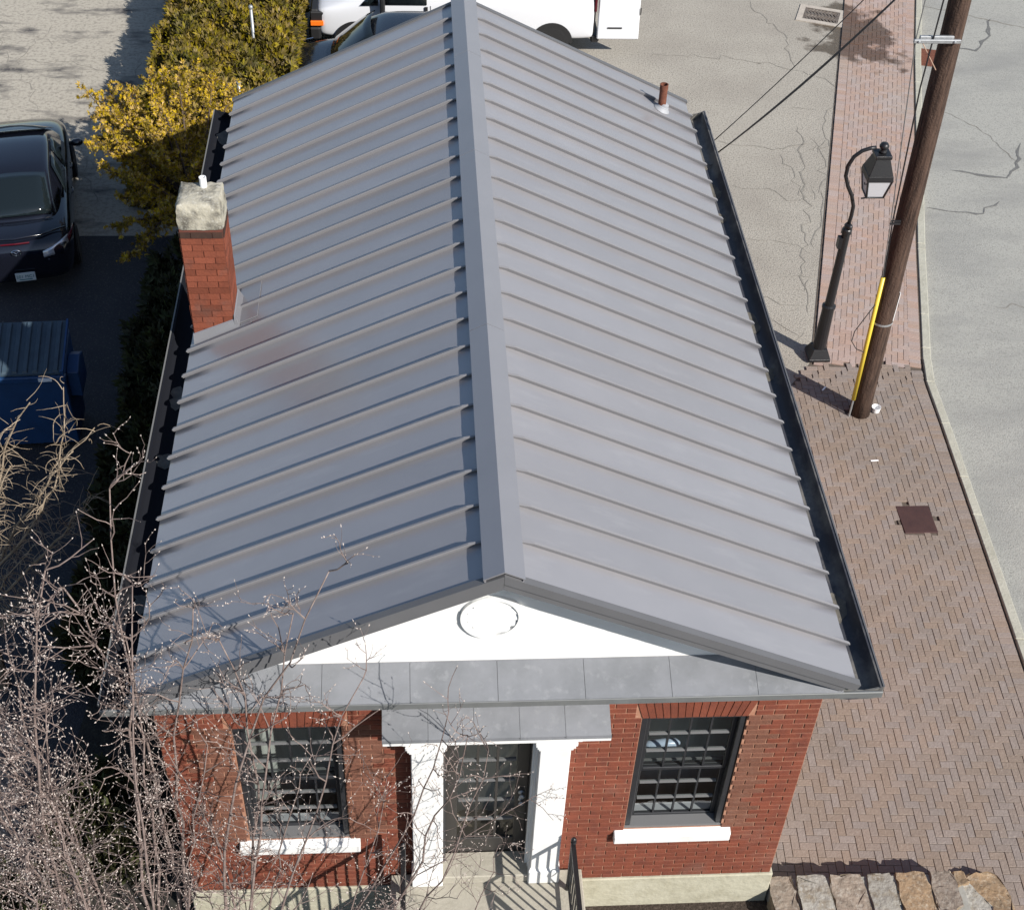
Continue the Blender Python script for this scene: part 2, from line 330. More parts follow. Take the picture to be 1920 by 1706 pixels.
for j in range(0, 232):
    b = (j + .5) * A; x, y = FB(A, b); pavs.append((x, y, dB, 1))
    x, y = FB(1.715, b); kx = kerb_x(y)
    if y > 9.6 and kx: pavs.append((kx - A - .01, y, dB, 1))
rowend = {}
for i in range(0, 30):
    for j in range(-12, 232):
        k = (i - j) % 4; half = False
        if k == 1 and i == 0: a, b, an, half = (i + .5) * A, (j + .5) * A, 0, True
        elif k == 0: a, b, an = (i + 1) * A, (j + .5) * A, 0
        elif k == 3: a, b, an = (i + .5) * A, (j + 1) * A, math.pi / 2
        else: continue
        a += 2 * A; x, y = FB(a, b); kx = kerb_x(y)
        if not kx: continue
        lim = kx - 2 * A - .012; xe = x + (A if an == 0 and not half else A / 2)
        if xe > lim + .03:
            if an == 0 and not half and xe - A <= lim + .03: x, y = FB(a - A / 2, b); half = True
            else: continue
        if y < 9.66 or math.hypot(x - 6.05, y - 8.5) < .13: continue
        pavs.append((x, y, an + dB, 3 if half else 1))
        if an: rowend[j] = max(rowend.get(j, 0), (i + 3) * A); rowend[j + 1] = max(rowend.get(j + 1, 0), (i + 3) * A)
        else: rowend[j] = max(rowend.get(j, 0), (i + (3 if half else 4)) * A)
cutp = MB()
for j, a0 in rowend.items():      # bricks cut to fit against the far soldier course
    b = (j + .5) * A; a1 = a0
    for _ in range(6):
        x, y = FB(a1, b); kx = kerb_x(y)
        if kx: a1 += (kx - 2 * A - .010 - x) / .965
    if kx and .012 < a1 - a0 < .3:
        q = [FB(a0 + .002, b - A / 2 + .003), FB(a1 - .002, b - A / 2 + .003), FB(a1 - .002, b + A / 2 - .003), FB(a0 + .002, b + A / 2 - .003)]
        if q[0][1] > 9.6: cutp.hexa([(px, py, -.004) for px, py in q] + [(px, py, .029) for px, py in q])
def shown(p):
    d = (Vector((p[0], p[1], 0)) - CAM); return d.length
vis = [p for p in pavs if p[3] == 0 and p[1] > .8 and p[0] > 3.0 + max(0, .34 + (p[1] - .8) * .30 if p[1] < 9 else 9)]
vis.sort(key=shown); single = set(id(p) for p in vis[:300])
groups = {0: MB(), 1: MB()}
tvs = [[tuple(v.co) for v in m_.vertices] for m_ in (PH, PQ)]; tf = [tuple(p.vertices) for p in PH.polygons]
for p in pavs:
    x, y, an, kd = p; dz = rng.uniform(-.003, .003); an += rng.uniform(-.006, .006)
    if id(p) in single:
        put('paver', PH, walk, (x, y, -.004 + dz), (rng.uniform(-.006, .006), rng.uniform(-.006, .006), an))
    else:
        ca, sa = math.cos(an), math.sin(an); groups[kd % 2].add([(x + ca * a - sa * b, y + sa * a + ca * b, c - .004 + dz) for a, b, c in tvs[kd // 2]], tf)
groups[0].build('paver_field', PAV, walk, kind='stuff'); groups[1].build('paver_strip', PAVR, walk, kind='stuff'); cutp.build('cut_pavers', PAVR, walk, kind='stuff')

# cracks and tar lines in the asphalt --------------------------------------
def crack(pts, wd, z, mat, parent, seed, jit=.06, nm='crack'):
    r = random.Random(seed); P = []
    for a, b in zip(pts, pts[1:]):
        n = max(2, int(math.hypot(b[0] - a[0], b[1] - a[1]) / .16))
        for i in range(n): t = i / n; P.append((a[0] + (b[0] - a[0]) * t + r.gauss(0, jit), a[1] + (b[1] - a[1]) * t + r.gauss(0, jit)))
    P.append(pts[-1]); lft = []; rgt = []; o = off(P, 1.)
    for i, (p, q) in enumerate(zip(P, o)):
        f = wd * (.62 if mat is CRACK else 1) * r.uniform(.25, 1.3) * (1 if 0 < i < len(P) - 1 else .1); dx, dy = (q[0] - p[0]) * f / 2, (q[1] - p[1]) * f / 2
        lft.append((p[0] - dx, p[1] - dy, z)); rgt.append((p[0] + dx, p[1] + dy, z))
    n = len(P); MB().add(lft + rgt, [(i, n + i, n + i + 1, i + 1) for i in range(n - 1)]).build(nm, mat, parent)
for i, (pts, wd) in enumerate([([(4.3, 20.), (5.9, 19.9), (7.3, 19.4), (8.1, 18.6), (7.55, 17.4), (7.2, 16.2), (6.8, 14.4), (6.3, 12.9)], .035), ([(6.9, 22.6), (7.4, 20.8), (7.3, 19.4)], .035),
        ([(5.0, 14.9), (5.9, 14.8), (6.6, 14.2)], .03), ([(5.2, 16.4), (6.2, 16.2), (7.0, 16.4)], .035), ([(6.9, 17), (6.7, 15.8), (6.5, 14.4), (6.0, 12.3), (5.8, 11)], .05), ([(4.6, 13.2), (5.8, 13.1), (6.2, 12.7)], .025),
        ([(4.4, 11.6), (5.4, 11.3), (5.8, 11.2)], .025), ([(6.35, 16), (6.5, 14.5)], .03)]):
    crack(pts, wd, .005, CRACK, lot, i)
for i, (pts, wd, m) in enumerate([([(9.6, 15.6), (10.1, 15.4), (10.6, 15.3), (10.9, 15.7), (11.3, 16.6)], .07, TAR), ([(8.75, 14.3), (9.3, 14.1), (9.8, 14.1), (10.2, 14.5)], .05, TAR), ([(9.8, 11.3), (10.1, 11.1), (10.8, 11.)], .08, TAR),
        ([(11.2, 20.6), (11.6, 20.5), (12.0, 21.), (12.4, 22.)], .08, TAR), ([(10.6, 22.8), (12.2, 22.0), (14.5, 20.8)], .05, CRACK), ([(9.1, 11.3), (9.6, 11.3), (9.9, 11.05)], .03, CRACK),
        ([(8.2, 5.0), (8.5, 4.95), (9.4, 5.1)], .10, TAR), ([(10., 18), (10.6, 17.2), (11, 15.9)], .03, CRACK)]):
    crack(pts, wd, -.095, m, road, 30 + i, .03)
for i in range(22):
    x = rng.uniform(4.4, 7.6); y = 10.2 + (x - 5.4) * 3.1 + rng.uniform(-1.2, 1.6); a = rng.uniform(0, 6.28); l = rng.uniform(.2, .7); e = (x + math.cos(a) * l, y + math.sin(a) * l)
    if any(q[0] > 5.70 + (q[1] - 9.9) * .268 for q in ((x, y), e)) or y > 22: continue
    crack([(x, y), e], .022, .0045 + .0001 * i, CRACK, lot, 200 + i, .035)
for i in range(26):
    x, y = rng.uniform(-12, -5.6), rng.uniform(14, 24); a = rng.choice([0, 1.57]) + rng.gauss(0, .25); l = rng.uniform(.8, 2.6)
    crack([(x, y), (x + math.cos(a) * l * .5, y + math.sin(a) * l * .5 + rng.gauss(0, .1)), (x + math.cos(a) * l, y + math.sin(a) * l)], .028, .0065, CRACK, leftlot, 60 + i, .05)
# iron cover, drains
MB().box((6.05, 5.925, -.02), (6.60, 6.515, .024)).build('cover_bed', JOINT, walk)
MB().box((6.085, 5.955, -.02), (6.56, 6.485, .038)).build('utility_cover', RUSTP, None, bevel=.006, label='square rusty brown iron cover set in the brick sidewalk', cat='utility cover')
def drain(loc, rz, L, Wd, nx, ny, label, mat, fr):
    t = thing('storm_drain', label, 'storm drain', loc, rz)
    b = MB(); m = .13
    if fr:
        b.box((-L / 2, -Wd / 2, -.1), (L / 2, -Wd / 2 + m, .012)); b.box((-L / 2, Wd / 2 - m, -.1), (L / 2, Wd / 2, .012)); b.box((-L / 2, -Wd / 2 + m, -.1), (-L / 2 + m, Wd / 2 - m, .012)); b.box((L / 2 - m, -Wd / 2 + m, -.1), (L / 2, Wd / 2 - m, .012)); b.build('frame', CONC, t)
    else: m = .02
    MB().box((-L / 2 + m, -Wd / 2 + m, -.12), (L / 2 - m, Wd / 2 - m, -.0)).build('pit', M('pit_black', (.004, .004, .004), .9), t, loc=(0, 0, -.02 if fr else 0))
    g = MB(); x0, x1, y0, y1 = -L / 2 + m, L / 2 - m, -Wd / 2 + m, Wd / 2 - m; bw = .028
    for i in range(ny + 1):
        y = y0 + (y1 - y0) * i / ny; g.box((x0, y - bw / 2, -.012), (x1, y + bw / 2, .010))
    sx = (x1 - x0) / nx
    for j in range(ny):
        ya, yb = y0 + (y1 - y0) * j / ny + bw / 2, y0 + (y1 - y0) * (j + 1) / ny - bw / 2; sk = (.035 if j % 2 else -.035) if fr else 0
        for i in range(nx + 1):
            x = x0 + sx * i; h = sx * .24; xa = min(max(x - sk, x0 + h), x1 - h); xb = min(max(x + sk, x0 + h), x1 - h)
            g.hexa([(xa - h, ya, -.012), (xa + h, ya, -.012), (xb + h, yb, -.012), (xb - h, yb, -.012), (xa - h, ya, .008), (xa + h, ya, .008), (xb + h, yb, .008), (xb - h, yb, .008)])
    g.build('grate', mat, t)
drain((8.44, 21.85, .006), R_(-20), 1.04, .84, 10, 4, 'concrete framed iron drain grate in the wet patch of the lot', GRATE, True)
drain((10.44, 20.1, -.09), R_(-14), .42, .78, 1, 12, 'small rusty drain grate in the road gutter beside the kerb', RUST, False)

# ------------------------------------------------------------------ building
bld = thing('brick_building', 'small red brick building with grey standing seam metal roof and white gable', 'building', (0, 0, 0))
# walls: mortar backing with bricks laid on the front
fw = MB()
def wallbox(x0, x1, z0, z1): fw.box((x0, YW, z0), (x1, YW + .30, z1))
OPW = [(-2.345, -1.365), (1.365, 2.345)]; ZW0, ZW1 = 1.62, 3.467; DX0, DX1, DZ1 = -.47, .43, 3.16
wallbox(-WX, -2.345, ZB, 4.28); wallbox(-1.365, DX0, ZB, 4.28); wallbox(DX1, 1.365, ZB, 4.28); wallbox(2.345, WX, ZB, 4.28)
for a, b in OPW: wallbox(a, b, ZB, ZW0); wallbox(a, b, ZW1, 4.28)
wallbox(DX0, DX1, DZ1, 4.28)
front = fw.build('front_wall', MOR, bld)
def bricktex():
    m = bpy.data.materials.new('side_brick'); m.use_nodes = True; N = m.node_tree.nodes; L = m.node_tree.links; b = N['Principled BSDF']; b.inputs['Roughness'].default_value = .8
    tc = N.new('ShaderNodeTexCoord'); mp = N.new('ShaderNodeMapping'); mp.inputs['Rotation'].default_value = (R_(90), 0, R_(90)); t = N.new('ShaderNodeTexBrick')
    t.inputs['Color1'].default_value = (.235, .05, .024, 1); t.inputs['Color2'].default_value = (.18, .04, .022, 1); t.inputs['Mortar'].default_value = (.30, .085, .042, 1)
    t.inputs['Scale'].default_value = 1; t.inputs['Brick Width'].default_value = .21; t.inputs['Row Height'].default_value = .075; t.inputs['Mortar Size'].default_value = .005
    L.new(tc.outputs['Object'], mp.inputs[0]); L.new(mp.outputs[0], t.inputs[0]); L.new(t.outputs[0], b.inputs[0]); return m
SIDE = bricktex()
MB().box((-WX, YW + .30, ZB), (-WX + .3, 9.5, 4.3)).build('side_wall', SIDE, bld); MB().box((WX - .3, YW + .30, ZB), (WX, 9.5, 4.3)).build('side_wall', SIDE, bld)
MB().box((-WX + .3, 9.2, ZB), (WX - .3, 9.5, 4.3)).build('rear_wall', SIDE, bld)
MB().prism([(-2.8, 0, 4.3), (2.8, 0, 4.3), (0, 0, 5.66)], (0, 9.25, 0), (0, 9.45, 0)).build('rear_gable', WHITE, bld)
f = MB().box((-WX - .03, YW - .03, -.4), (WX + .03, 9.53, ZB)); f.build('foundation', FOUND, bld, bevel=.012)
MB().box((-2.7, YW + .3, 1.02), (2.7, 9.2, 1.08)).build('inner_floor', M('inner_floor', (.10, .075, .05), .6), bld)
# bricks
CO, BL = .0748, .2105
def brick_me(L, H, mat, cache={}):
    k = (round(L, 3), round(H, 3), mat.name)
    if k not in cache:
        b = MB(); g = .0055; x = L / 2 - g; z = H / 2 - g; d = .0075; c = .003
        b.add([(-x, 0, -z), (x, 0, -z), (x, 0, z), (-x, 0, z), (-x, -d + c, -z), (x, -d + c, -z), (x, -d + c, z), (-x, -d + c, z), (-x + c, -d, -z + c), (x - c, -d, -z + c), (x - c, -d, z - c), (-x + c, -d, z - c)],
              [(0, 1, 5, 4), (1, 2, 6, 5), (2, 3, 7, 6), (3, 0, 4, 7), (4, 5, 9, 8), (5, 6, 10, 9), (6, 7, 11, 10), (7, 4, 8, 11), (8, 9, 10, 11)])
        cache[k] = b.mesh('brick', mat)
    return cache[k]
bricks = []
ARCH = [(a - .06, b + .06) for a, b in OPW]
nC = int((4.27 - ZB) / CO)
for j in range(nC):
    z0 = ZB + j * CO; zc = z0 + CO / 2; x = -WX - (BL / 2 if j % 2 else 0)
    cuts = []
    if ZW0 - .2 < zc < ZW1: cuts += [(a, b) if zc > ZW0 else (a - .1, b + .1) for a, b in OPW]
    if ZW1 <= zc < 3.69: cuts += ARCH
    if zc < DZ1: cuts += [(DX0, DX1)]
    while x < WX:
        segs = [(max(x, -WX), min(x + BL, WX))]
        for a, b in cuts:
            ns = []
            for p, q in segs:
                if q <= a or p >= b: ns.append((p, q)); continue
                if p < a: ns.append((p, a))
                if q > b: ns.append((b, q))
            segs = ns
        for p, q in segs:
            if q - p > .025: bricks.append((round((p + q) / 2, 4), zc, q - p))
        x += BL
def brick_mat(x, z):
    e = .03 * math.sin(z * 57) + rng.uniform(-.03, .03)
    if 1.6 < z < 3.46 and (2.345 < x < 2.62 + e or -2.72 + e < x < -2.345 or -1.365 < x < -1.02 + e): return BRN
    return BRK
cand = [b for b in bricks if b[2] > .15 and b[1] < 3.72 and not (-1.0 < b[0] < 1.05 and b[1] > 3.15) and not (-.75 < b[0] < .75)]
cand.sort(key=lambda b: (Vector((b[0], YW, b[1])) - CAM).length); ind = set((b[0], b[1]) for b in cand[:284])
sm = {BRK.name: MB(), BRN.name: MB()}
for x, z, L in bricks:
    m = brick_mat(x, z); me = brick_me(L, CO, m); dy = rng.uniform(-.0025, .0015)
    if (x, z) in ind: put('brick', me, front, (x, YW + dy, z))
    else: sm[m.name].add([(v.co.x + x, v.co.y + YW + dy, v.co.z + z) for v in me.vertices], [tuple(p.vertices) for p in me.polygons])
sm[BRK.name].build('brick_field', BRK, front, kind='stuff'); sm[BRN.name].build('weathered_brick_field', BRN, front, kind='stuff')
for a, b in OPW:                                  # splayed flat arch over each window
    n = 15; ml, mr = a - .0, b + .0
    for i in range(n):
        t0, t1 = i / n, (i + 1) / n; g = .004
        xb0, xb1 = a + (b - a) * t0 + g, a + (b - a) * t1 - g; xt0, xt1 = (a - .06) + (b - a + .12) * t0 + g, (a - .06) + (b - a + .12) * t1 - g
        z0, z1 = ZW1 + .003, 3.684; y0 = YW - .012 + rng.uniform(-.002, .002)
        MB().hexa([(xb0, y0, z0), (xb1, y0, z0), (xb1, YW + .08, z0), (xb0, YW + .08, z0), (xt0, y0, z1), (xt1, y0, z1), (xt1, YW + .08, z1), (xt0, YW + .08, z1)]).build('brick', BRK, front)
# windows
def window(x0, x1, nm):
    wd = put('window', None, bld); wy = YW + .105
    MB().box((x0, wy - .09, ZW0), (x0 + .06, wy + .06, ZW1)).box((x1 - .06, wy - .09, ZW0), (x1, wy + .06, ZW1)).box((x0 + .06, wy - .09, ZW1 - .05), (x1 - .06, wy + .06, ZW1)).build('frame', BLACKP, wd, bevel=.006)
    fx0, fx1 = x0 + .06, x1 - .06; zm = (ZW0 + .05 + ZW1 - .05) / 2
    for (za, zb, y) in ((zm - .02, ZW1 - .05, wy - .035), (ZW0 + .05, zm + .02, wy + .005)):
        st = .042; s_ = MB()
        s_.box((fx0, y, za), (fx0 + st, y + .035, zb)).box((fx1 - st, y, za), (fx1, y + .035, zb)).box((fx0 + st, y, za), (fx1 - st, y + .035, za + st)).box((fx0 + st, y, zb - st), (fx1 - st, y + .035, zb))
        s_.build('sash', BLACKP, wd, bevel=.004)
        gx0, gx1, gz0, gz1 = fx0 + st, fx1 - st, za + st, zb - st; px = (gx1 - gx0) / 4; pz = (gz1 - gz0) / 3
        for i in range(1, 4): MB().box((gx0 + px * i - .009, y + .002, gz0), (gx0 + px * i + .009, y + .03, gz1)).build('muntin', BLACKP, wd)
        for j in range(1, 3):
            for i in range(4): MB().prism([(gx0 + px * i + .009, y + .000, gz0 + pz * j - .010), (gx0 + px * i + .009, y + .03, gz0 + pz * j - .010), (gx0 + px * i + .009, y + .03, gz0 + pz * j + .012), (gx0 + px * i + .009, y + .006, gz0 + pz * j + .006)], (0, 0, 0), (px - .018, 0, 0)).build('muntin', MUNT_LIT, wd)  # horizontal bars carry the painted sunlit tone, uprights the plain black paint
        for i in range(4):
            for j in range(3):
                a = rng.uniform(-.004, .004)
                MB().add([(gx0 + px * i, y + .018 + a, gz0 + pz * j), (gx0 + px * (i + 1), y + .018 - a, gz0 + pz * j), (gx0 + px * (i + 1), y + .018 - a * .5, gz0 + pz * (j + 1)), (gx0 + px * i, y + .018 + a * .7, gz0 + pz * (j + 1))], [(0, 1, 2, 3)]).build('pane', GLASS, wd)
    MB().prism([(x0 + .003, wy - .10, ZW0 + .003), (x0 + .003, wy + .05, ZW0 + .003), (x0 + .003, wy + .05, ZW0 + .07), (x0 + .003, wy - .10, ZW0 + .035)], (0, 0, 0), (x1 - x0 - .006, 0, 0)).build('sub_sill', MUNT_LIT, wd)
    sl_ = MB().prism([(x0 - .10, YW - .075, 1.455), (x0 - .10, YW + .10, 1.455), (x0 - .10, YW + .10, ZW0), (x0 - .10, YW + .02, ZW0 - .002), (x0 - .10, YW - .075, 1.575)], (0, 0, 0), (x1 - x0 + .2, 0, 0)); sl_.build('sill', WHITE, wd, bevel=.008)
    # pleated curtain and inner sill board
    cv = []; n = 60; yb = wy + .62
    for i in range(n + 1):
        t = i / n; x = x0 - .25 + (x1 - x0 + .5) * t; y = yb + .007 * math.sin(t * 41 + nm) + .010 * math.sin(t * 13 + nm * 2)
        cv += [(x, y, 1.09), (x + .01 * math.sin(t * 9), y, ZW1 + .3)]
    MB().add(cv, [(2 * i, 2 * i + 2, 2 * i + 3, 2 * i + 1) for i in range(n)]).build('curtain', CURT if nm < 2 else CURTL, wd, smooth=True)
    MB().box((x0 + .06, wy + .045, ZW0 + .05), (x1 - .06, wy + .13, ZW0 + .085)).build('inner_sill', INNER, wd)
    MB().box((x0 + .06, wy + .05, zm + .01), (x1 - .06, wy + .065, zm + .035)).build('sash_lock_rail', MUNT_LIT, wd)
    return wd
wl = window(*OPW[0], 1.); wr = window(*OPW[1], 2.)
lb = MB()
for i in range(9):
    pass
lb.tube([(1.47, YW + .185, 2.79), (1.52, YW + .185, 2.785), (1.66, YW + .185, 2.80), (1.78, YW + .185, 2.80), (1.82, YW + .185, 2.80)], [.02, .045, .05, .045, .015], 10); lb.build('plastic_bundle', M('pale_blue_plastic', (.34, .40, .50), .3), wr, smooth=True)
# doorway
door = MB().box((DX0 + .05, YW + .12, 1.08), (DX0 + .165, YW + .165, DZ1 - .03)).box((DX1 - .165, YW + .12, 1.08), (DX1 - .05, YW + .165, DZ1 - .03)).box((DX0 + .165, YW + .12, 1.08), (DX1 - .165, YW + .165, 1.33)).box((DX0 + .165, YW + .12, DZ1 - .15), (DX1 - .165, YW + .165, DZ1 - .03)).build('door', DOORP, bld, bevel=.004)
gx0, gx1, gz0, gz1 = DX0 + .165, DX1 - .165, 1.33, DZ1 - .15; px = (gx1 - gx0) / 3; pz = (gz1 - gz0) / 5; dy = YW + .125
for i in range(1, 3): MB().box((gx0 + px * i - .012, dy, gz0), (gx0 + px * i + .012, dy + .03, gz1)).build('muntin', DOORP, door)
for j in range(1, 5):
    for i in range(3): MB().prism([(gx0 + px * i + .012, dy, gz0 + pz * j - .012), (gx0 + px * i + .012, dy + .03, gz0 + pz * j - .012), (gx0 + px * i + .012, dy + .03, gz0 + pz * j + .014), (gx0 + px * i + .012, dy + .004, gz0 + pz * j + .008)], (0, 0, 0), (px - .024, 0, 0)).build('muntin', MUNT_LIT, door)  # same painted sunlit tone on the door's horizontal bars
for i in range(3):
    for j in range(5):
        a = rng.uniform(-.006, .006); MB().add([(gx0 + px * i, dy + .016 + a, gz0 + pz * j), (gx0 + px * (i + 1), dy + .016 - a, gz0 + pz * j), (gx0 + px * (i + 1), dy + .016 + a * .4, gz0 + pz * (j + 1)), (gx0 + px * i, dy + .016, gz0 + pz * (j + 1))], [(0, 1, 2, 3)]).build('pane', GLASS, door)
cv = []
for i in range(41):
    t = i / 40; x = gx0 - .05 + (gx1 - gx0 + .1) * t; y = YW + .60 + .012 * math.sin(t * 40); x = x * 1.7; cv += [(x, y, 1.09), (x, y, DZ1 + .2)]
MB().add(cv, [(2 * i, 2 * i + 2, 2 * i + 3, 2 * i + 1) for i in range(40)]).build('curtain', CURTL, door, smooth=True)
for z in (2.02, 2.14):
    k = MB().lathe([(.032, 0), (.032, .008), (.012, .012), (.012, .035), (.028, .045), (.030, .058), (.016, .070)], k=14).build('knob' if z < 2.1 else 'lock', GALV, door, smooth=True, loc=(DX1 - .108, YW + .12, z), rot=(R_(90), 0, 0))
df = MB().box((DX0, YW + .02, 1.08), (DX0 + .05, YW + .2, DZ1)).box((DX1 - .05, YW + .02, 1.08), (DX1, YW + .2, DZ1)).box((DX0 + .05, YW + .02, DZ1 - .03), (DX1 - .05, YW + .2, DZ1)).build('door_frame', BLACKP, bld)
# porch: columns, entablature, hood
for sgn, xa, xb in ((-1, -.745, -.47), (1, .43, .715)):
    c = MB().box((xa, .30, .95), (xb, YW - .002, 3.46)).build('column', WHITE, bld, bevel=.008)
    for j in range(1): MB().box((xa - .018, .275, .951), (xb + .018, YW - .004, 1.17)).build('base', WHITE, c, bevel=.008)
    MB().prism([(xa - .010, .288, 1.17), (xb + .010, .288, 1.17), (xb, .299, 1.205), (xa, .299, 1.205)], (0, 0, 0), (0, .15, 0)).build('base_moulding', WHITE, c)
    MB().box((xa - .035, .262, 3.30), (xb + .035, YW - .004, 3.35)).box((xa - .018, .28, 3.25), (xb + .018, YW - .006, 3.30)).box((xa - .05, .25, 3.35), (xb + .05, YW - .005, 3.40)).build('capital', WHITE, c, bevel=.006)
    xi = xb if sgn < 0 else xa                      # moulded jamb strips beside the door
    for q, (d0, d1, yy) in enumerate(((.0, .022, .40), (.022, .045, .44))):
        p0, p1 = (xi + d0, xi + d1) if sgn < 0 else (xi - d1, xi - d0)
        if sgn > 0 or q == 0: MB().box((p0, yy, 1.08), (p1, YW + .02, 3.40)).build('jamb_strip', WHITE, bld)
MB().box((-.82, .22, 3.46), (.80, YW - .003, 3.62)).build('entablature', WHITE, bld, bevel=.008)
hood = MB().prism([(-.97, .13, 3.62), (-.97, YW - .003, 3.62), (-.97, YW - .003, 3.80), (-.97, .13, 3.665)], (0, 0, 0), (1.98, 0, 0)).build('hood', WHITE, bld, bevel=.006)
for i in range(5):
    xa = -.99 + 2.02 * i / 5; xb = -.99 + 2.02 * (i + 1) / 5 - .003
    MB().prism([(xa, .105, 3.672), (xa, .13, 3.675), (xa, YW - .004, 3.812), (xa, YW - .004, 3.824), (xa, .128, 3.687), (xa, .105, 3.684)], (0, 0, 0), (xb - xa, 0, 0)).build('sheet', LEAD, hood)
    if i: MB().box((xa - .010, .11, 3.686), (xa + .004, .118, 3.69)).build('seam', LEAD, hood)
MB().box((-.985, .108, 3.635), (1.025, .128, 3.672)).build('fascia', WHITE, hood)
# porch floor and steps
MB().box((DX0 + .0, .30, .952), (DX1, YW + .12, 1.08)).build('threshold', SLAB, bld, bevel=.01)
st = MB().box((-.98, -.85, 0), (.98, YW - .035, .95)).build('porch', SLAB, bld, bevel=.012)
for i in range(5): MB().box((-.95, -.85 - .30 * (i + 1), 0), (.95, -.85 - .30 * i - .003, .95 - .16 * (i + 1))).build('step', SLAB, st, bevel=.01)
# tympanum boards + oculus
TY = .33
tymp = MB().prism([(-2.75, 0, 4.42), (2.75, 0, 4.42), (0, 0, 5.77)], (0, TY + .012, 0), (0, TY + .12, 0)).build('gable', WHITE, bld)
zz = 4.46; bh = .142
while zz < 5.72:
    z1 = min(zz + bh - .003, 5.76); hw0 = (5.80 - zz) / SL; hw1 = max(.02, (5.80 - z1) / SL)
    MB().hexa([(-hw0, TY - .006, zz), (hw0, TY - .006, zz), (hw0, TY + .012, zz), (-hw0, TY + .012, zz), (-hw1, TY + .001, z1), (hw1, TY + .001, z1), (hw1, TY + .012, z1), (-hw1, TY + .012, z1)]).build('clapboard', WHITE, tymp); zz += bh
oc = put('vent', None, bld)
OX, OZ = -.055, 5.10; ring = MB(); k = 36
for i in range(k):
    a0, a1 = 2 * math.pi * i / k, 2 * math.pi * (i + 1) / k
    P = lambda a, r, y: (OX + r * math.cos(a), y, OZ + r * 1.0 * math.sin(a))
    ro, ri, yf, yk = .262, .215, TY - .034, TY + .008
    ring.add([P(a0, ro, yf), P(a1, ro, yf), P(a1, ri, yf), P(a0, ri, yf), P(a0, ro, yk), P(a1, ro, yk), P(a1, ri, yk), P(a0, ri, yk)], [(0, 1, 2, 3), (0, 4, 5, 1), (3, 2, 6, 7)])
ring.build('ring', WHITE, oc)
for i in range(5):
    z = OZ - .15 + .075 * i; hw = math.sqrt(max(.001, .213 ** 2 - (z - OZ) ** 2))
    MB().hexa([(OX - hw, TY - .026, z - .030), (OX + hw, TY - .026, z - .030), (OX + hw, TY - .020, z - .030), (OX - hw, TY - .020, z - .030), (OX - hw, TY - .012, z + .03), (OX + hw, TY - .012, z + .03), (OX + hw, TY - .004, z + .03), (OX - hw, TY - .004, z + .03)]).build('louver', WHITE, oc)
# pent roof across the front
pent = MB().prism([(-GX, .012, 4.33), (-GX, YW - .002, 4.28), (-GX, YW - .002, 4.50), (-GX, TY - .01, 4.515), (-GX, .012, 4.395)], (.36, 0, 0), (2 * GX - .36, 0, 0)).build('pent_roof', RAKE, bld)
n = 8
for i in range(n):
    xa = -2.935 + 5.87 * i / n + .001; xb = -2.935 + 5.87 * (i + 1) / n - .0025
    MB().prism([(xa, -.012, 4.402), (xa, TY - .008, 4.523), (xa, TY - .008, 4.534), (xa, -.014, 4.414)], (0, 0, 0), (xb - xa, 0, 0)).build('sheet', LEAD, pent)
MB().box((-GX, -.016, 4.325), (GX, .010, 4.402)).build('fascia', M('pent_fascia', (.15, .155, .155), .5, .1, noise=(4, (.11, .115, .115), .4, .8)), pent, bevel=.006)
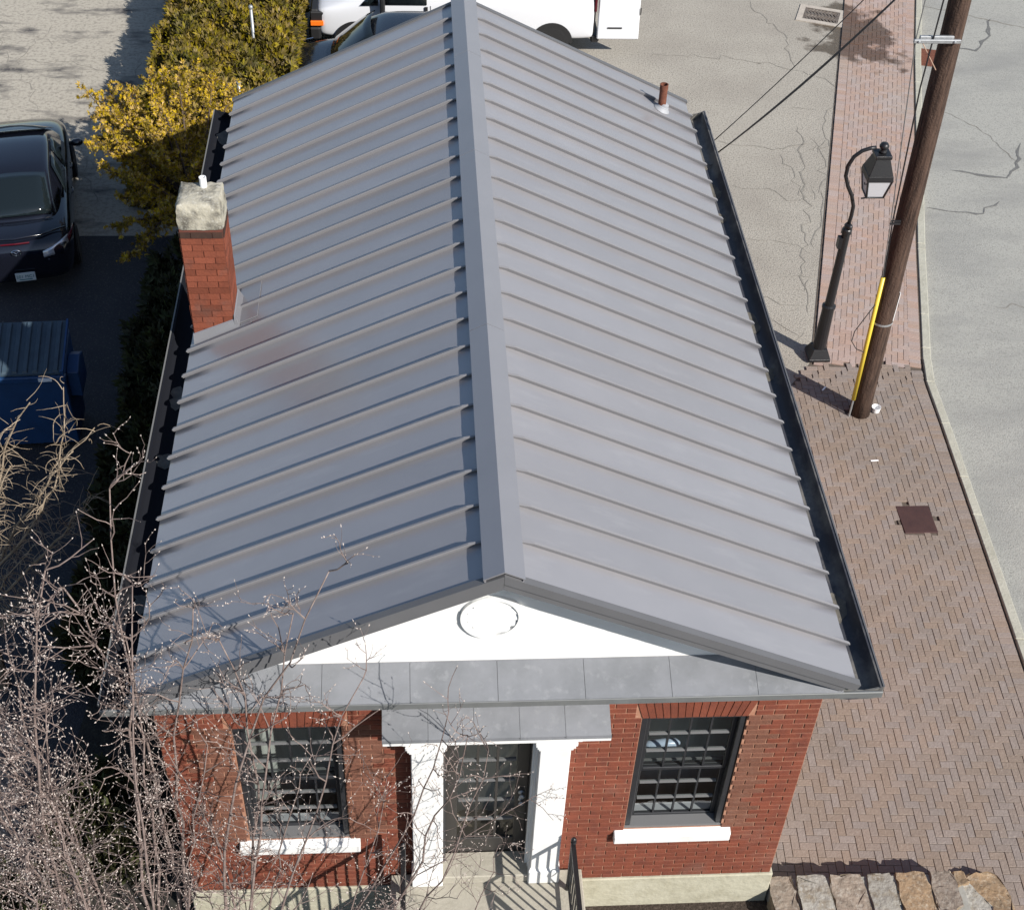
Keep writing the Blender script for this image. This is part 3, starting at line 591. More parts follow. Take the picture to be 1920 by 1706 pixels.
# roof deck and panels
roof = MB()
for sg in (-1, 1):
    roof.hexa([(0, .03, ZR - .16), (sg * EX * .985, .03, ZE - .12), (sg * EX * .985, YB - .03, ZE - .12), (0, YB - .03, ZR - .16), (0, .03, ZR - .03), (sg * EX * .985, .03, ZE - .02), (sg * EX * .985, YB - .03, ZE - .02), (0, YB - .03, ZR - .03)])
roof = roof.build('roof', RAKE, bld)
NP = 24; PW = YB / NP
def rpt(sg, d, y, h):     # d = distance down the slope measured in x, h = height above the panel plane
    nrm = Vector((sg * SL, 0, 1)).normalized(); p = Vector((sg * d, y, ZR - SL * d)) + nrm * h; return tuple(p)
for sg in (-1, 1):
    for i in range(NP):
        y0, y1 = i * PW, (i + 1) * PW - .002; b = MB(); n = 10; q = []
        d1 = EX
        if sg < 0 and y1 > 4.62 and y0 < 5.1: d1 = EX      # chimney stands through these panels
        for j in range(n + 1):
            d = .02 + (d1 - .02) * j / n; wv = [rng.gauss(0, .0012) for _ in range(3)]
            q.append([rpt(sg, d, y0, 0), rpt(sg, d, y0 + PW * .25, wv[0]), rpt(sg, d, y0 + PW * .5, wv[1]), rpt(sg, d, y0 + PW * .75, wv[2]), rpt(sg, d, y1, 0)])
        vs = [v for r_ in q for v in r_]; fs = []
        for j in range(n):
            for k in range(4): a = j * 5 + k; fs.append((a, a + 1, a + 6, a + 5) if sg < 0 else (a, a + 5, a + 6, a + 1))
        e0 = len(vs); vs += [rpt(sg, d1 + .004, y0, -.045), rpt(sg, d1 + .004, y1, -.045)]; fs.append((n * 5, n * 5 + 4, e0 + 1, e0))
        pn = b.add(vs, fs).build('roof_panel', ROOF, roof, smooth=True)
        if i:      # standing seam at the joint: taller fold with a turned top
            h = .046; wb, wt = .0075, .0045; e = MB(); yc = y0
            def sec(d, hh): return [rpt(sg, d, yc - .001, -.001), rpt(sg, d, yc + .007, -.001), rpt(sg, d, yc + .007, hh * .6), rpt(sg, d, yc + .005, hh), rpt(sg, d, yc - .016, hh), rpt(sg, d, yc - .0165, hh * .84)]
            S = [sec(.10, h * .2), sec(.24, h), sec(EX, h), sec(EX + .018, h * .8)]
            vs = [v for s_ in S for v in s_]; fs = [(k + 6 * r, k + 6 * (r + 1), (k + 1) % 6 + 6 * (r + 1), (k + 1) % 6 + 6 * r) for r in range(3) for k in range(6)] + [(0, 1, 2, 3, 4, 5), (23, 22, 21, 20, 19, 18)]
            e.add(vs, fs).build('seam', SEAM, roof)
# ridge cap in four lengths
cuts = [-.03, 3.02, 6.05, 8.3, YB + .03]
for a, b in zip(cuts, cuts[1:]):
    b -= .006; prof = []
    pr = [(-.165, .004), (-.158, .052), (0, 0), (.158, .052), (.165, .004)]
    P = [rpt(-1, .142, 0, .010), rpt(-1, .138, 0, .054), (0, 0, ZR + .068), rpt(1, .138, 0, .054), rpt(1, .142, 0, .010), rpt(1, .13, 0, .012), rpt(1, .127, 0, .044), (0, 0, ZR + .054), rpt(-1, .127, 0, .044), rpt(-1, .13, 0, .012)]
    MB().prism(P, (0, a, 0), (0, b, 0)).build('ridge_cap', CAPM, roof)
for sg in (-1, 1):      # closure strip under the ridge cap
    MB().hexa([rpt(sg, .10, 0.0, -.002), rpt(sg, .118, 0.0, -.002), rpt(sg, .118, YB, -.002), rpt(sg, .10, YB, -.002), rpt(sg, .10, 0, .045), rpt(sg, .115, 0, .045), rpt(sg, .115, YB, .045), rpt(sg, .10, YB, .045)]).build('ridge_closure', CAPM, roof)
    for y0, y1, nm in ((-.035, .03, 'rake_trim'), (YB - .03, YB + .03, 'rake_trim')):
        s_ = 1
        P = [(sg * .001, 0, ZR + .022), rpt(sg, EX + .02, 0, .02), rpt(sg, EX + .02, 0, -.062), (sg * .001, 0, ZR - .069)]
        if sg < 0: P = P[::-1]
        MB().prism(P, (0, y0, 0), (0, y1, 0)).build(nm, RAKE, roof)
    P = [(sg * .001, 0, ZR - .073), rpt(sg, EX - .06, 0, -.065), rpt(sg, EX - .06, 0, -.128), (sg * .001, 0, ZR - .142)]
    if sg < 0: P = P[::-1]
    MB().prism(P, (0, -.020, 0), (0, .06, 0)).build('rake_fascia', RAKE, roof)
    P = [(sg * .001, 0, ZR - .146), rpt(sg, 2.6, 0, -.132), rpt(sg, 2.6, 0, -.165), (sg * .001, 0, ZR - .182)]
    if sg < 0: P = P[::-1]
    MB().prism(P, (0, .061, 0), (0, TY + .01, 0)).build('rake_soffit', WHITE, roof)
# gutters
def gutter(sg):
    pr = [(2.93, 4.40), (3.0, 4.345), (3.06, 4.318), (3.12, 4.310), (3.18, 4.322), (3.225, 4.352), (3.245, 4.40), (3.253, 4.436), (3.283, 4.440), (3.285, 4.425), (3.272, 4.40), (3.268, 4.345), (3.24, 4.31), (3.18, 4.285), (3.0, 4.275), (2.93, 4.30)]
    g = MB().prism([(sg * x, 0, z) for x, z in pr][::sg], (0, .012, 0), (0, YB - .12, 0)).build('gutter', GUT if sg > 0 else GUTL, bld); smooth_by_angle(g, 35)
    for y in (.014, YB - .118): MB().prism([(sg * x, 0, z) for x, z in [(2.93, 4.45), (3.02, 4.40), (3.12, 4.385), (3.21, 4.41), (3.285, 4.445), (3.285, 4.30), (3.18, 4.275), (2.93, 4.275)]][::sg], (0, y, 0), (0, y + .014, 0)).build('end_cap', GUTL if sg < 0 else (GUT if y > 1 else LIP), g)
    MB().box((min(sg * 3.276, sg * 3.290), .012, 4.441), (max(sg * 3.276, sg * 3.290), YB - .12, 4.447)).build('lip', LIP if sg < 0 else RAKE, g)
    r = random.Random(5 + sg); ys = [1.2, 3.05, 4.0, 7.6, 9.2] if sg < 0 else [1.0, 4.3, 5.2, 7.3, 7.9, 8.5]
    for y in ys:      # dried silt lying in the channel
        v = []; L = r.uniform(.18, .42); n = 8
        for i in range(n + 1):
            a = (i / n - .5); hw = (.085 + r.uniform(-.03, .02)) * (1 - (2 * a) ** 4); cx = 3.115 + r.uniform(-.015, .015)
            for t in (-1, -.5, 0, .5, 1):
                x = cx + hw * t; z = 4.3155 + ((x - 3.118) / .125) ** 2 * .055; v.append((sg * x, y + a * L, z))
        MB().add(v, [(5 * i + k, 5 * i + k + 1, 5 * i + k + 6, 5 * i + k + 5) for i in range(n) for k in range(4)]).build('silt_patch', SILT, g)
    MB().box((min(sg * 3.002, sg * 3.16), YW + .05, 4.14), (max(sg * 3.002, sg * 3.16), 9.5, 4.272)).build('eave_cornice', RAKE, bld)
gutter(-1); gutter(1)
# chimney
CX0, CX1, CY0, CY1 = -2.975, -2.55, 4.645, 5.07
chim = MB().box((CX0, CY0, 4.2), (CX1, CY1, 5.955)).build('chimney', MORB, bld)
def cbrick(w_, h_, d_, mat): 
    b = MB(); g = .004; b.box((-w_ / 2 + g, -d_, -h_ / 2 + g), (w_ / 2 - g, .0, h_ / 2 - g)); return b.mesh('brick', mat)
CW = (CX1 - CX0)
cm = {}
for j in range(24):
    z = 4.205 + CO * (j + .5)
    if z > 5.95: break
    m = CHD if j >= 22 else CHB
    for face in range(4):
        segs = [(-CW / 2, 0), (0, CW / 2)] if (j + face) % 2 else [(-CW / 2, -CW / 4), (-CW / 4, CW / 4), (CW / 4, CW / 2)]
        for a, b in segs:
            if z < 4.3: continue
            L = b - a; key = (round(L, 3), m.name)
            if key not in cm: cm[key] = cbrick(L, CO, .009, m)
            c = (a + b) / 2; cxm, cym = (CX0 + CX1) / 2, (CY0 + CY1) / 2
            if face == 0: loc = (cxm + c, CY0, z); rz = 0
            elif face == 1: loc = (CX1, cym + c, z); rz = R_(90)
            elif face == 2: loc = (cxm + c, CY1, z); rz = R_(180)
            else: loc = (CX0, cym + c, z); rz = R_(-90)
            r = rng.uniform(-.002, .002); put('brick', cm[key], chim, (loc[0] + (r if face % 2 else 0), loc[1] + (r if face % 2 == 0 else 0), z), (0, 0, rz))
cap = bmesh.new(); bmesh.ops.create_cube(cap, size=1)
bmesh.ops.subdivide_edges(cap, edges=cap.edges[:], cuts=6, use_grid_fill=True)
for v in cap.verts:
    t = v.co.z + .5; sx = .455 - .035 * t ** 3; p = Vector((v.co.x * sx, v.co.y * sx, 5.957 + .285 * t))
    k = (abs(v.co.x) > .49) + (abs(v.co.y) > .49) + (v.co.z > .49)
    p += Vector((rng.gauss(0, .004), rng.gauss(0, .004), rng.gauss(0, .004))) * (.7 if v.co.z > -.4 else .3)
    if k >= 2: p -= Vector((v.co.x, v.co.y, .4 if v.co.z > .4 else 0)) * rng.uniform(.006, .03)
    v.co = p + Vector(((CX0 + CX1) / 2, (CY0 + CY1) / 2, 0))
me = bpy.data.meshes.new('cap'); cap.to_mesh(me); cap.free(); me.materials.append(CAPC); capo = put('cap', me, chim); smooth_by_angle(capo, 50)
MB().lathe([(.036, 0), (.036, .125), (.028, .125), (.028, .05), (.0, .05)], k=16).build('flue_pipe', WPL, chim, smooth=False, loc=(-2.735, 4.98, 6.22))
# chimney flashing
fl = MB()
FL = [(CX0 - .03, CY0 - .05), (CX1 + .07, CY0 - .05)]
fl.hexa([(CX0 - .01, CY0 - .055, rz_(CX0) + .004), (CX1 + .06, CY0 - .055, rz_(CX1 + .06) + .004), (CX1 + .06, CY0 - .010, rz_(CX1 + .06) + .004), (CX0 - .01, CY0 - .010, rz_(CX0) + .004), (CX0 - .01, CY0 - .022, rz_(CX0) + .11), (CX1 + .035, CY0 - .022, rz_(CX1) + .11), (CX1 + .035, CY0 - .010, rz_(CX1) + .12), (CX0 - .01, CY0 - .010, rz_(CX0) + .12)])
fl.hexa([(CX1 + .010, CY0 - .05, rz_(CX1) + .004), (CX1 + .06, CY0 - .05, rz_(CX1 + .06) + .006), (CX1 + .06, CY1 + .06, rz_(CX1 + .06) + .006), (CX1 + .010, CY1 + .06, rz_(CX1) + .004), (CX1 + .010, CY0 - .02, rz_(CX1) + .16), (CX1 + .022, CY0 - .02, rz_(CX1) + .15), (CX1 + .022, CY1 + .02, rz_(CX1) + .15), (CX1 + .010, CY1 + .02, rz_(CX1) + .16)])
fl.build('flashing', CAPM, chim)
MB().hexa([rpt(-1, 2.36, 4.50, .004), rpt(-1, 3.02, 4.50, .004), rpt(-1, 3.02, 4.61, .004), rpt(-1, 2.36, 4.61, .004), rpt(-1, 2.36, 4.50, .010), rpt(-1, 3.02, 4.50, .010), rpt(-1, 3.02, 4.61, .010), rpt(-1, 2.36, 4.61, .010)]).build('apron', CAPM, chim)
MB().hexa([rpt(-1, 2.30, 4.66, .004), rpt(-1, 2.52, 4.66, .004), rpt(-1, 2.52, 5.28, .004), rpt(-1, 2.30, 5.28, .004), rpt(-1, 2.30, 4.66, .012), rpt(-1, 2.52, 4.66, .012), rpt(-1, 2.52, 5.28, .012), rpt(-1, 2.30, 5.28, .012)]).build('side_flashing', CAPM, chim)
# vent pipe through the roof
vp = MB().lathe([(.052, 0), (.052, .33), (.056, .33), (.056, .40), (.044, .40), (.044, .1), (0, .1)], k=18).build('vent_pipe', RUST, bld, loc=(2.60, 9.25, 4.68), smooth=False)
smooth_by_angle(vp)
bt = MB().lathe([(.115, .0), (.11, .012), (.085, .03), (.08, .05), (.068, .055), (.064, .085), (.054, .09)], k=18).build('boot', M('boot_rubber', (.30, .31, .33), .6), vp, loc=(0, 0, .045), rot=(0, math.atan(SL), 0)); smooth_by_angle(bt)
# iron railings on the porch
def railing(x, label):
    t = thing('stair_railing', label, 'railing')
    y0 = .20; MB().box((x - .022, y0 - .022, .952), (x + .022, y0 + .022, 1.83)).build('newel_post', IRON, t, bevel=.004)
    MB().lathe([(.03, 0), (.03, .012), (.014, .02), (.03, .045), (.02, .07), (.004, .078)], k=10).build('finial', IRON, t, loc=(x, y0, 1.83), smooth=True)
    P = [(x, .20, 1.80), (x, -.62, 1.80), (x, -.85, 1.74), (x, -2.3, .95)]; Q = [(x, .20, 1.06), (x, -.62, 1.06), (x, -.85, 1.02), (x, -2.3, .25)]
    b = MB()
    for a, c in zip(P, P[1:]): b.hexa([(x - .026, c[1], c[2] - .02), (x + .026, c[1], c[2] - .02), (x + .026, a[1], a[2] - .02), (x - .026, a[1], a[2] - .02), (x - .022, c[1], c[2] + .012), (x + .022, c[1], c[2] + .012), (x + .022, a[1], a[2] + .012), (x - .022, a[1], a[2] + .012)])
    b.build('handrail', IRON, t); b = MB()
    for a, c in zip(Q, Q[1:]): b.hexa([(x - .012, c[1], c[2] - .012), (x + .012, c[1], c[2] - .012), (x + .012, a[1], a[2] - .012), (x - .012, a[1], a[2] - .012), (x - .012, c[1], c[2] + .012), (x + .012, c[1], c[2] + .012), (x + .012, a[1], a[2] + .012), (x - .012, a[1], a[2] + .012)])
    b.build('bottom_rail', IRON, t)
    y = .08
    while y > -2.25:
        f = lambda L: next(a[2] + (c[2] - a[2]) * (y - a[1]) / (c[1] - a[1]) for a, c in zip(L, L[1:]) if c[1] <= y <= a[1])
        MB().box((x - .008, y - .008, f(Q)), (x + .008, y + .008, f(P) - .015)).build('baluster', IRON, t); y -= .115
    MB().box((x - .02, -.66, .948), (x + .02, -.62, 1.80)).build('post', IRON, t)
    sp = [(x, y0 - .03 - .0, 1.0)] + [(x, y0 - .09 - .05 * math.cos(a * .6), 1.30 + .05 * math.sin(a * .6)) for a in range(0, 16)]
    MB().tube(sp, .007, 6).build('scroll', IRON, t)
railing(.82, 'black iron stair railing at the right of the front door beside the brick wall')
railing(-.84, 'black iron stair railing left of the porch, mostly behind the budding branches')

# ------------------------------------------------------------------ stone wall
sw = thing('stone_wall', 'low rubble stone wall of brown and grey stones at the building corner', 'stone wall', (0, 0, 0))
def rock(name, pts, z0, z1, mat, seed, par, rough=.011):
    r = random.Random(seed); bm = bmesh.new(); n = len(pts)
    lo = [bm.verts.new((x, y, z0)) for x, y in pts]; hi = [bm.verts.new((x, y, z1)) for x, y in pts]
    bm.faces.new(hi); bm.faces.new(lo[::-1])
    for i in range(n): bm.faces.new((lo[i], lo[(i + 1) % n], hi[(i + 1) % n], hi[i]))
    bmesh.ops.bevel(bm, geom=bm.edges[:], offset=.010, segments=1, affect='EDGES', clamp_overlap=True)
    bmesh.ops.triangulate(bm, faces=bm.faces[:]); bmesh.ops.subdivide_edges(bm, edges=[e for e in bm.edges if e.calc_length() > .12], cuts=2)
    for v in bm.verts: v.co += Vector((r.gauss(0, rough * .5), r.gauss(0, rough * .5), r.gauss(0, rough) * (1 if v.co.z > z0 + .05 else .2)))
    me = bpy.data.meshes.new(name); bm.to_mesh(me); bm.free(); me.materials.append(mat); o = put(name, me, par); smooth_by_angle(o, 32); return o
MB().box((3.05, -1.0, -.1), (5.16, .555, .374)).build('mortar_core', SMOR, sw)
xs = [3.035, 3.33, 3.70, 4.10, 4.42, 4.80, 5.10]; mats = [STONE, STONEG, STONE, STONEG, STONEO, STONE]
for i in range(6):
    j0, j1 = rng.uniform(-.05, .05), rng.uniform(-.05, .05)
    rock('stone', [(xs[i] + .010, .12 + j0), (xs[i] + .15, .10), (xs[i + 1] - .010, .12 + j1), (xs[i + 1] - .01, .40), (xs[i + 1] - .03, .575), (xs[i] + .03, .575), (xs[i] + .01, .38)], -.05, .396 + rng.uniform(-.008, .012), mats[i], i, sw)
    rock('stone', [(xs[i] - .0, -.42), (xs[i + 1] - .05, -.45), (xs[i + 1] - .03, .07 + j1), (xs[i] + .03, .09 + j0)], -.05, .37 + rng.uniform(-.02, .02), rng.choice(mats), 20 + i, sw)
rock('stone', [(5.12, .16), (5.36, -.02), (5.44, .18), (5.30, .36), (5.20, .56), (5.10, .56)], -.05, .33, STONEG, 41, sw)
rock('stone', [(5.08, .38), (5.24, .44), (5.20, .575), (5.08, .575)], -.05, .40, STONEO, 43, sw)
rk = rock('loose_stone', [(5.42, .22), (5.72, .14), (5.74, .40), (5.66, .66), (5.32, .66), (5.26, .56)], -.06, .16, STONEO, 42, None, .018)
rk['label'] = 'low rusty orange stone at the right end of the rubble wall'; rk['category'] = 'stone'

# ------------------------------------------------------------------ utility pole, wires
pole = thing('utility_pole', 'tall brown wooden utility pole rising from the brick sidewalk', 'utility pole', (6.06, 8.50, 0))
n = 14; pts = [(-.03 * i * .75, -.012 * i, .75 * i - .1) for i in range(n)]
sh = MB().tube(pts, [.158 - .0026 * i + rng.uniform(-.002, .002) for i in range(n)], 20).build('shaft', WOODP, pole, smooth=True)
def on_pole(z): return Vector((6.06 - .03 * (z + .1) , 8.50 - .016 * (z + .1), z))
def rel(v): return tuple(Vector(v) - Vector((6.06, 8.50, 0)))
cg = MB()
P0, P1 = on_pole(.36) + Vector((-.17, -.075, 0)), on_pole(2.62) + Vector((-.16, -.07, 0))
MB().tube([rel(P0), rel(P1)], .032, 12).build('conduit_guard', YEL, pole, smooth=True)
MB().tube([rel(P0 + Vector((.0, .0, -.36))), rel(P0)], .016, 8).build('ground_rod', GALV, pole)
for z in (1.82,):
    c = on_pole(z); b = MB(); k = 24; r = .1565
    b.add([rel(c + Vector((r * math.cos(2 * math.pi * i / k), r * math.sin(2 * math.pi * i / k), h))) for h in (-.018, .018) for i in range(k)], [(i, (i + 1) % k, k + (i + 1) % k, k + i) for i in range(k)]); b.build('metal_band', GALV, pole)
c = on_pole(2.1); MB().box((rel(c)[0] + .148, rel(c)[1] - .05, 1.78), (rel(c)[0] + .156, rel(c)[1] + .03, 2.32)).build('tag_plate', WPL, pole)
c = on_pole(6.22); x0, y0, z0 = rel(c)
br = MB().box((x0 - .52, y0 - .205, z0 - .024), (x0 + .06, y0 - .165, z0 + .024)).box((x0 - .44, y0 - .165, z0 - .02), (x0 - .02, y0 - .12, z0 + .05)).build('bracket_arm', GALV, pole, bevel=.006)
for s_ in (-.46, -.02): MB().lathe([(.018, 0), (.018, .012), (.01, .02)], k=8).build('bolt', GALV, br, loc=(x0 + s_, y0 - .205, z0), rot=(R_(90), 0, 0))
MB().tube([(x0 - .40, y0 - .19, z0 - .03), (x0 - .12, y0 - .10, z0 - .42)], .006, 6).build('brace', M('copper_strip', (.40, .27, .20), .6), pole)
c4 = on_pole(3.55); x4, y4, z4 = rel(c4); MB().box((x4 - .26, y4 - .13, z4 - .014), (x4 - .12, y4 - .11, z4 + .014)).box((x4 - .26, y4 - .13, z4 + .035), (x4 - .12, y4 - .11, z4 + .05)).build('standoff', WIRE, pole)
def wire(a, b, sag, r, mat, label, cat='wire', n=14, mids=None):
    pts = []
    for i in range(n + 1):
        t = i / n; p = Vector(a).lerp(Vector(b), t); p.z -= sag * 4 * t * (1 - t); pts.append(p)
    MB().tube(pts, r, 6).build('overhead_wire', mat, None, smooth=True, label=label, cat=cat, group='wires on the utility pole')
wire((3.30, 8.77, 4.34), on_pole(7.62) + Vector((-.10, -.05, 0)), .16, .0095, WIRE, 'thick lower twisted black service wire from the eave to the pole')
wire((3.30, 8.72, 4.38), on_pole(7.55) + Vector((-.12, -.02, 0)), .12, .006, WIRE, 'thin black wire running alongside the thick service wire')
wire((3.30, 9.02, 4.38), on_pole(8.1) + Vector((-.10, -.05, 0)), .08, .0065, WIRE, 'upper single black wire from the eave to the pole')
top = on_pole(8.9) + Vector((-.35, .1, 0)); armt = on_pole(6.22) + Vector((-.50, -.19, .03))
st4 = on_pole(3.55) + Vector((-.25, -.12, .03)); cg1 = Vector(P1)
for k, (pp, r, m, lb_) in enumerate([([top, armt, st4 + Vector((-.005, 0, .0)), cg1 + Vector((-.006, 0, .0))], .007, WIREG, 'grey cable hanging from the bracket arm down to the yellow guard'),
        ([on_pole(9.2) + Vector((-.2, -.2, 0)), on_pole(5.6) + Vector((-.30, -.17, 0)), st4 + Vector((.02, 0, .0)), cg1 + Vector((.010, 0, 0))], .010, WIRE, 'black cable hanging close along the pole down to the yellow guard')]):
    MB().tube(pp, r, 6).build('pole_cable', m, None, label=lb_, cat='cable', group='wires on the utility pole')
lp = [P0.lerp(P1, .80) + Vector((-.03, -.03, 0)), P0.lerp(P1, .72) + Vector((-.16, -.10, 0)), P0.lerp(P1, .62) + Vector((-.27, -.12, 0)), P0.lerp(P1, .54) + Vector((-.28, -.12, 0)), P0.lerp(P1, .47) + Vector((-.18, -.10, 0)), P0.lerp(P1, .42) + Vector((-.03, -.04, 0))]
MB().tube(lp, .007, 6).build('cable_loop', WIRE, pole, loc=tuple(-Vector((6.06, 8.50, 0))))
MB().lathe([(.045, 0), (.06, .02), (.07, .10), (.066, .10), (.055, .025), (0, .02)], k=18).build('paper_cup', WPL, None, loc=(6.30, 8.50, .034), smooth=False, label='small round white cup on the bricks at the foot of the pole', cat='cup')

# ------------------------------------------------------------------ street lamp
lamp = thing('street_lamp', 'black street lamp with a hooked arm and a square lantern', 'street lamp', (5.70, 9.86, .03))
LZ = .05
def tap(b, w0, w1, z0, z1, c=(0, 0)):
    b.hexa([(c[0] - w0, c[1] - w0, z0), (c[0] + w0, c[1] - w0, z0), (c[0] + w0, c[1] + w0, z0), (c[0] - w0, c[1] + w0, z0), (c[0] - w1, c[1] - w1, z1), (c[0] + w1, c[1] - w1, z1), (c[0] + w1, c[1] + w1, z1), (c[0] - w1, c[1] + w1, z1)]); return b
b = MB(); tap(b, .17, .17, 0, .05); tap(b, .17, .11, .05, .20); b.build('base', IRON, lamp, bevel=.006)
MB().lathe([(.112, .20), (.105, .26), (.093, .95), (.105, .96), (.105, 1.0), (.072, 1.02), (.062, 2.32), (.076, 2.33), (.076, 2.40), (.052, 2.43), (.056, 2.47), (.036, 2.50)], k=16).build('post', IRON, lamp, smooth=False)
MB().box((-.10, -.05, 2.08), (-.04, .05, 2.26)).build('junction_box', IRON, lamp)
arm = [(0, 0, 2.45), (.015, 0, 2.62), (.01, 0, 2.78), (-.05, 0, 2.95), (-.14, 0, 3.10), (-.205, 0, 3.26), (-.205, 0, 3.42), (-.15, 0, 3.56), (-.05, 0, 3.65), (.06, 0, 3.69), (.14, 0, 3.70)]
MB().tube([(x, y, z + (z - 2.45) * .05) for x, y, z in arm], .029, 10).build('arm', IRON, lamp, smooth=True)
MB().lathe([(.0, 0), (.035, .01), (.045, .04), (.035, .075), (0, .085)], c=(.015, -.045, 2.42), k=12).build('ball', CHROME if False else IRON, lamp, smooth=True)
lx = .25
def lsc(mb, k=1.07, zc=3.30):
    mb.v = [(lx + (x - lx) * k, y * k, zc + .05 + (z - zc) * k) for x, y, z in mb.v]; return mb
b = MB(); tap(b, .18, .168, 3.26, 3.34, (lx, 0)); tap(b, .165, .095, 3.34, 3.56, (lx, 0)); tap(b, .11, .11, 3.56, 3.61, (lx, 0)); lsc(b).build('lantern_roof', IRON, lamp, bevel=.006)
lsc(MB().lathe([(.05, 0), (.05, .03), (.03, .045), (.062, .08), (.066, .105), (.045, .14), (0, .15)], c=(lx, 0, 3.61), k=14)).build('finial', IRON, lamp, smooth=True)
g = MB(); tap(g, .115, .162, 3.00, 3.26, (lx, 0)); lsc(g).build('lantern_glass', FROST, lamp)
fr = MB()
for sx in (-1, 1):
    for sy in (-1, 1): fr.tube([(lx + sx * .115, sy * .115, 2.99), (lx + sx * .163, sy * .163, 3.26)], .014, 5)
fr.tube([(lx - .117, -.117, 2.99), (lx + .117, -.117, 2.99), (lx + .117, .117, 2.99), (lx - .117, .117, 2.99), (lx - .117, -.117, 2.99)], .015, 5)
fr.tube([(lx - .115, -.115, 2.99), (lx - .19, -.125, 2.985)], .012, 5); lsc(fr).build('lantern_frame', IRON, lamp)
lsc(MB().tube([(lx - .165, -.15, 3.22), (lx - .20, -.15, 3.22), (lx - .205, -.15, 3.25)], .008, 5)).build('latch', IRON, lamp)

# ------------------------------------------------------------------ vehicles
def loft(sts, name, mat, parent, sub=2, close=True):
    """sts: list of (y, [(x, z), ...]) half profiles, mirrored"""
    bm = bmesh.new(); rows = []
    for y, pr in sts:
        full = [(x, z) for x, z in pr] + [(-x, z) for x, z in reversed(pr) if x > 1e-6]
        if pr[0][0] < 1e-6: pass
        rows.append([bm.verts.new((x, y, z)) for x, z in full])
    n = len(rows[0])
    for a, b in zip(rows, rows[1:]):
        for i in range(n): bm.faces.new((a[i], a[(i + 1) % n], b[(i + 1) % n], b[i]))
    bm.faces.new(rows[0][::-1]); bm.faces.new(rows[-1]); bmesh.ops.recalc_face_normals(bm, faces=bm.faces[:])
    me = bpy.data.meshes.new(name); bm.to_mesh(me); bm.free(); me.materials.append(mat); me.polygons.foreach_set('use_smooth', [True] * len(me.polygons))
    o = put(name, me, parent); m = o.modifiers.new('sub', 'SUBSURF'); m.levels = sub; m.render_levels = sub; return o
def prof(w_, zb, zs, zd, cr=.02):   # lower body section: sill, side, shoulder, deck
    return [(0, zb), (w_ * .86, zb), (w_ * .97, zb + .10), (w_, (zb + zs) / 2), (w_ * .985, zs - .06), (w_ * .93, zs), (w_ * .80, zd), (w_ * .4, zd + cr), (0, zd + cr)]
def wheel(parent, x, y, r, sg):
    t = put('wheel', None, parent, (x, y, r))
    ty = MB().lathe([(r * .62, -.10), (r * .94, -.105), (r, -.07), (r, .07), (r * .94, .105), (r * .62, .10)], k=28).build('tyre', TYRE, t, rot=(0, R_(90), 0)); smooth_by_angle(ty, 35)
    b = MB().lathe([(r * .62, -.06), (r * .62, .07), (r * .56, .085), (r * .5, .05), (.06, .06), (.05, .08), (0.001, .08)], k=28)
    b.build('rim', RIM, t, rot=(0, R_(90) * sg, 0))
def panel(name, pts, mat, parent, th=.006):
    """thin plate of four or more points with its own thickness"""
    n = (Vector(pts[1]) - Vector(pts[0])).cross(Vector(pts[2]) - Vector(pts[0])).normalized() * th
    return MB().prism(pts, (0, 0, 0), tuple(n)).build(name, mat, parent)
def patch(name, grid, mat, parent, th=.012):
    """curved plate from a grid of points, rows by columns, given thickness by solidify"""
    r, c = len(grid), len(grid[0]); me = MB().add([p for row in grid for p in row], [(i * c + j, i * c + j + 1, (i + 1) * c + j + 1, (i + 1) * c + j) for i in range(r - 1) for j in range(c - 1)]).mesh(name, mat, True)
    o = put(name, me, parent); m = o.modifiers.new('thick', 'SOLIDIFY'); m.thickness = th; m.offset = 0; return o
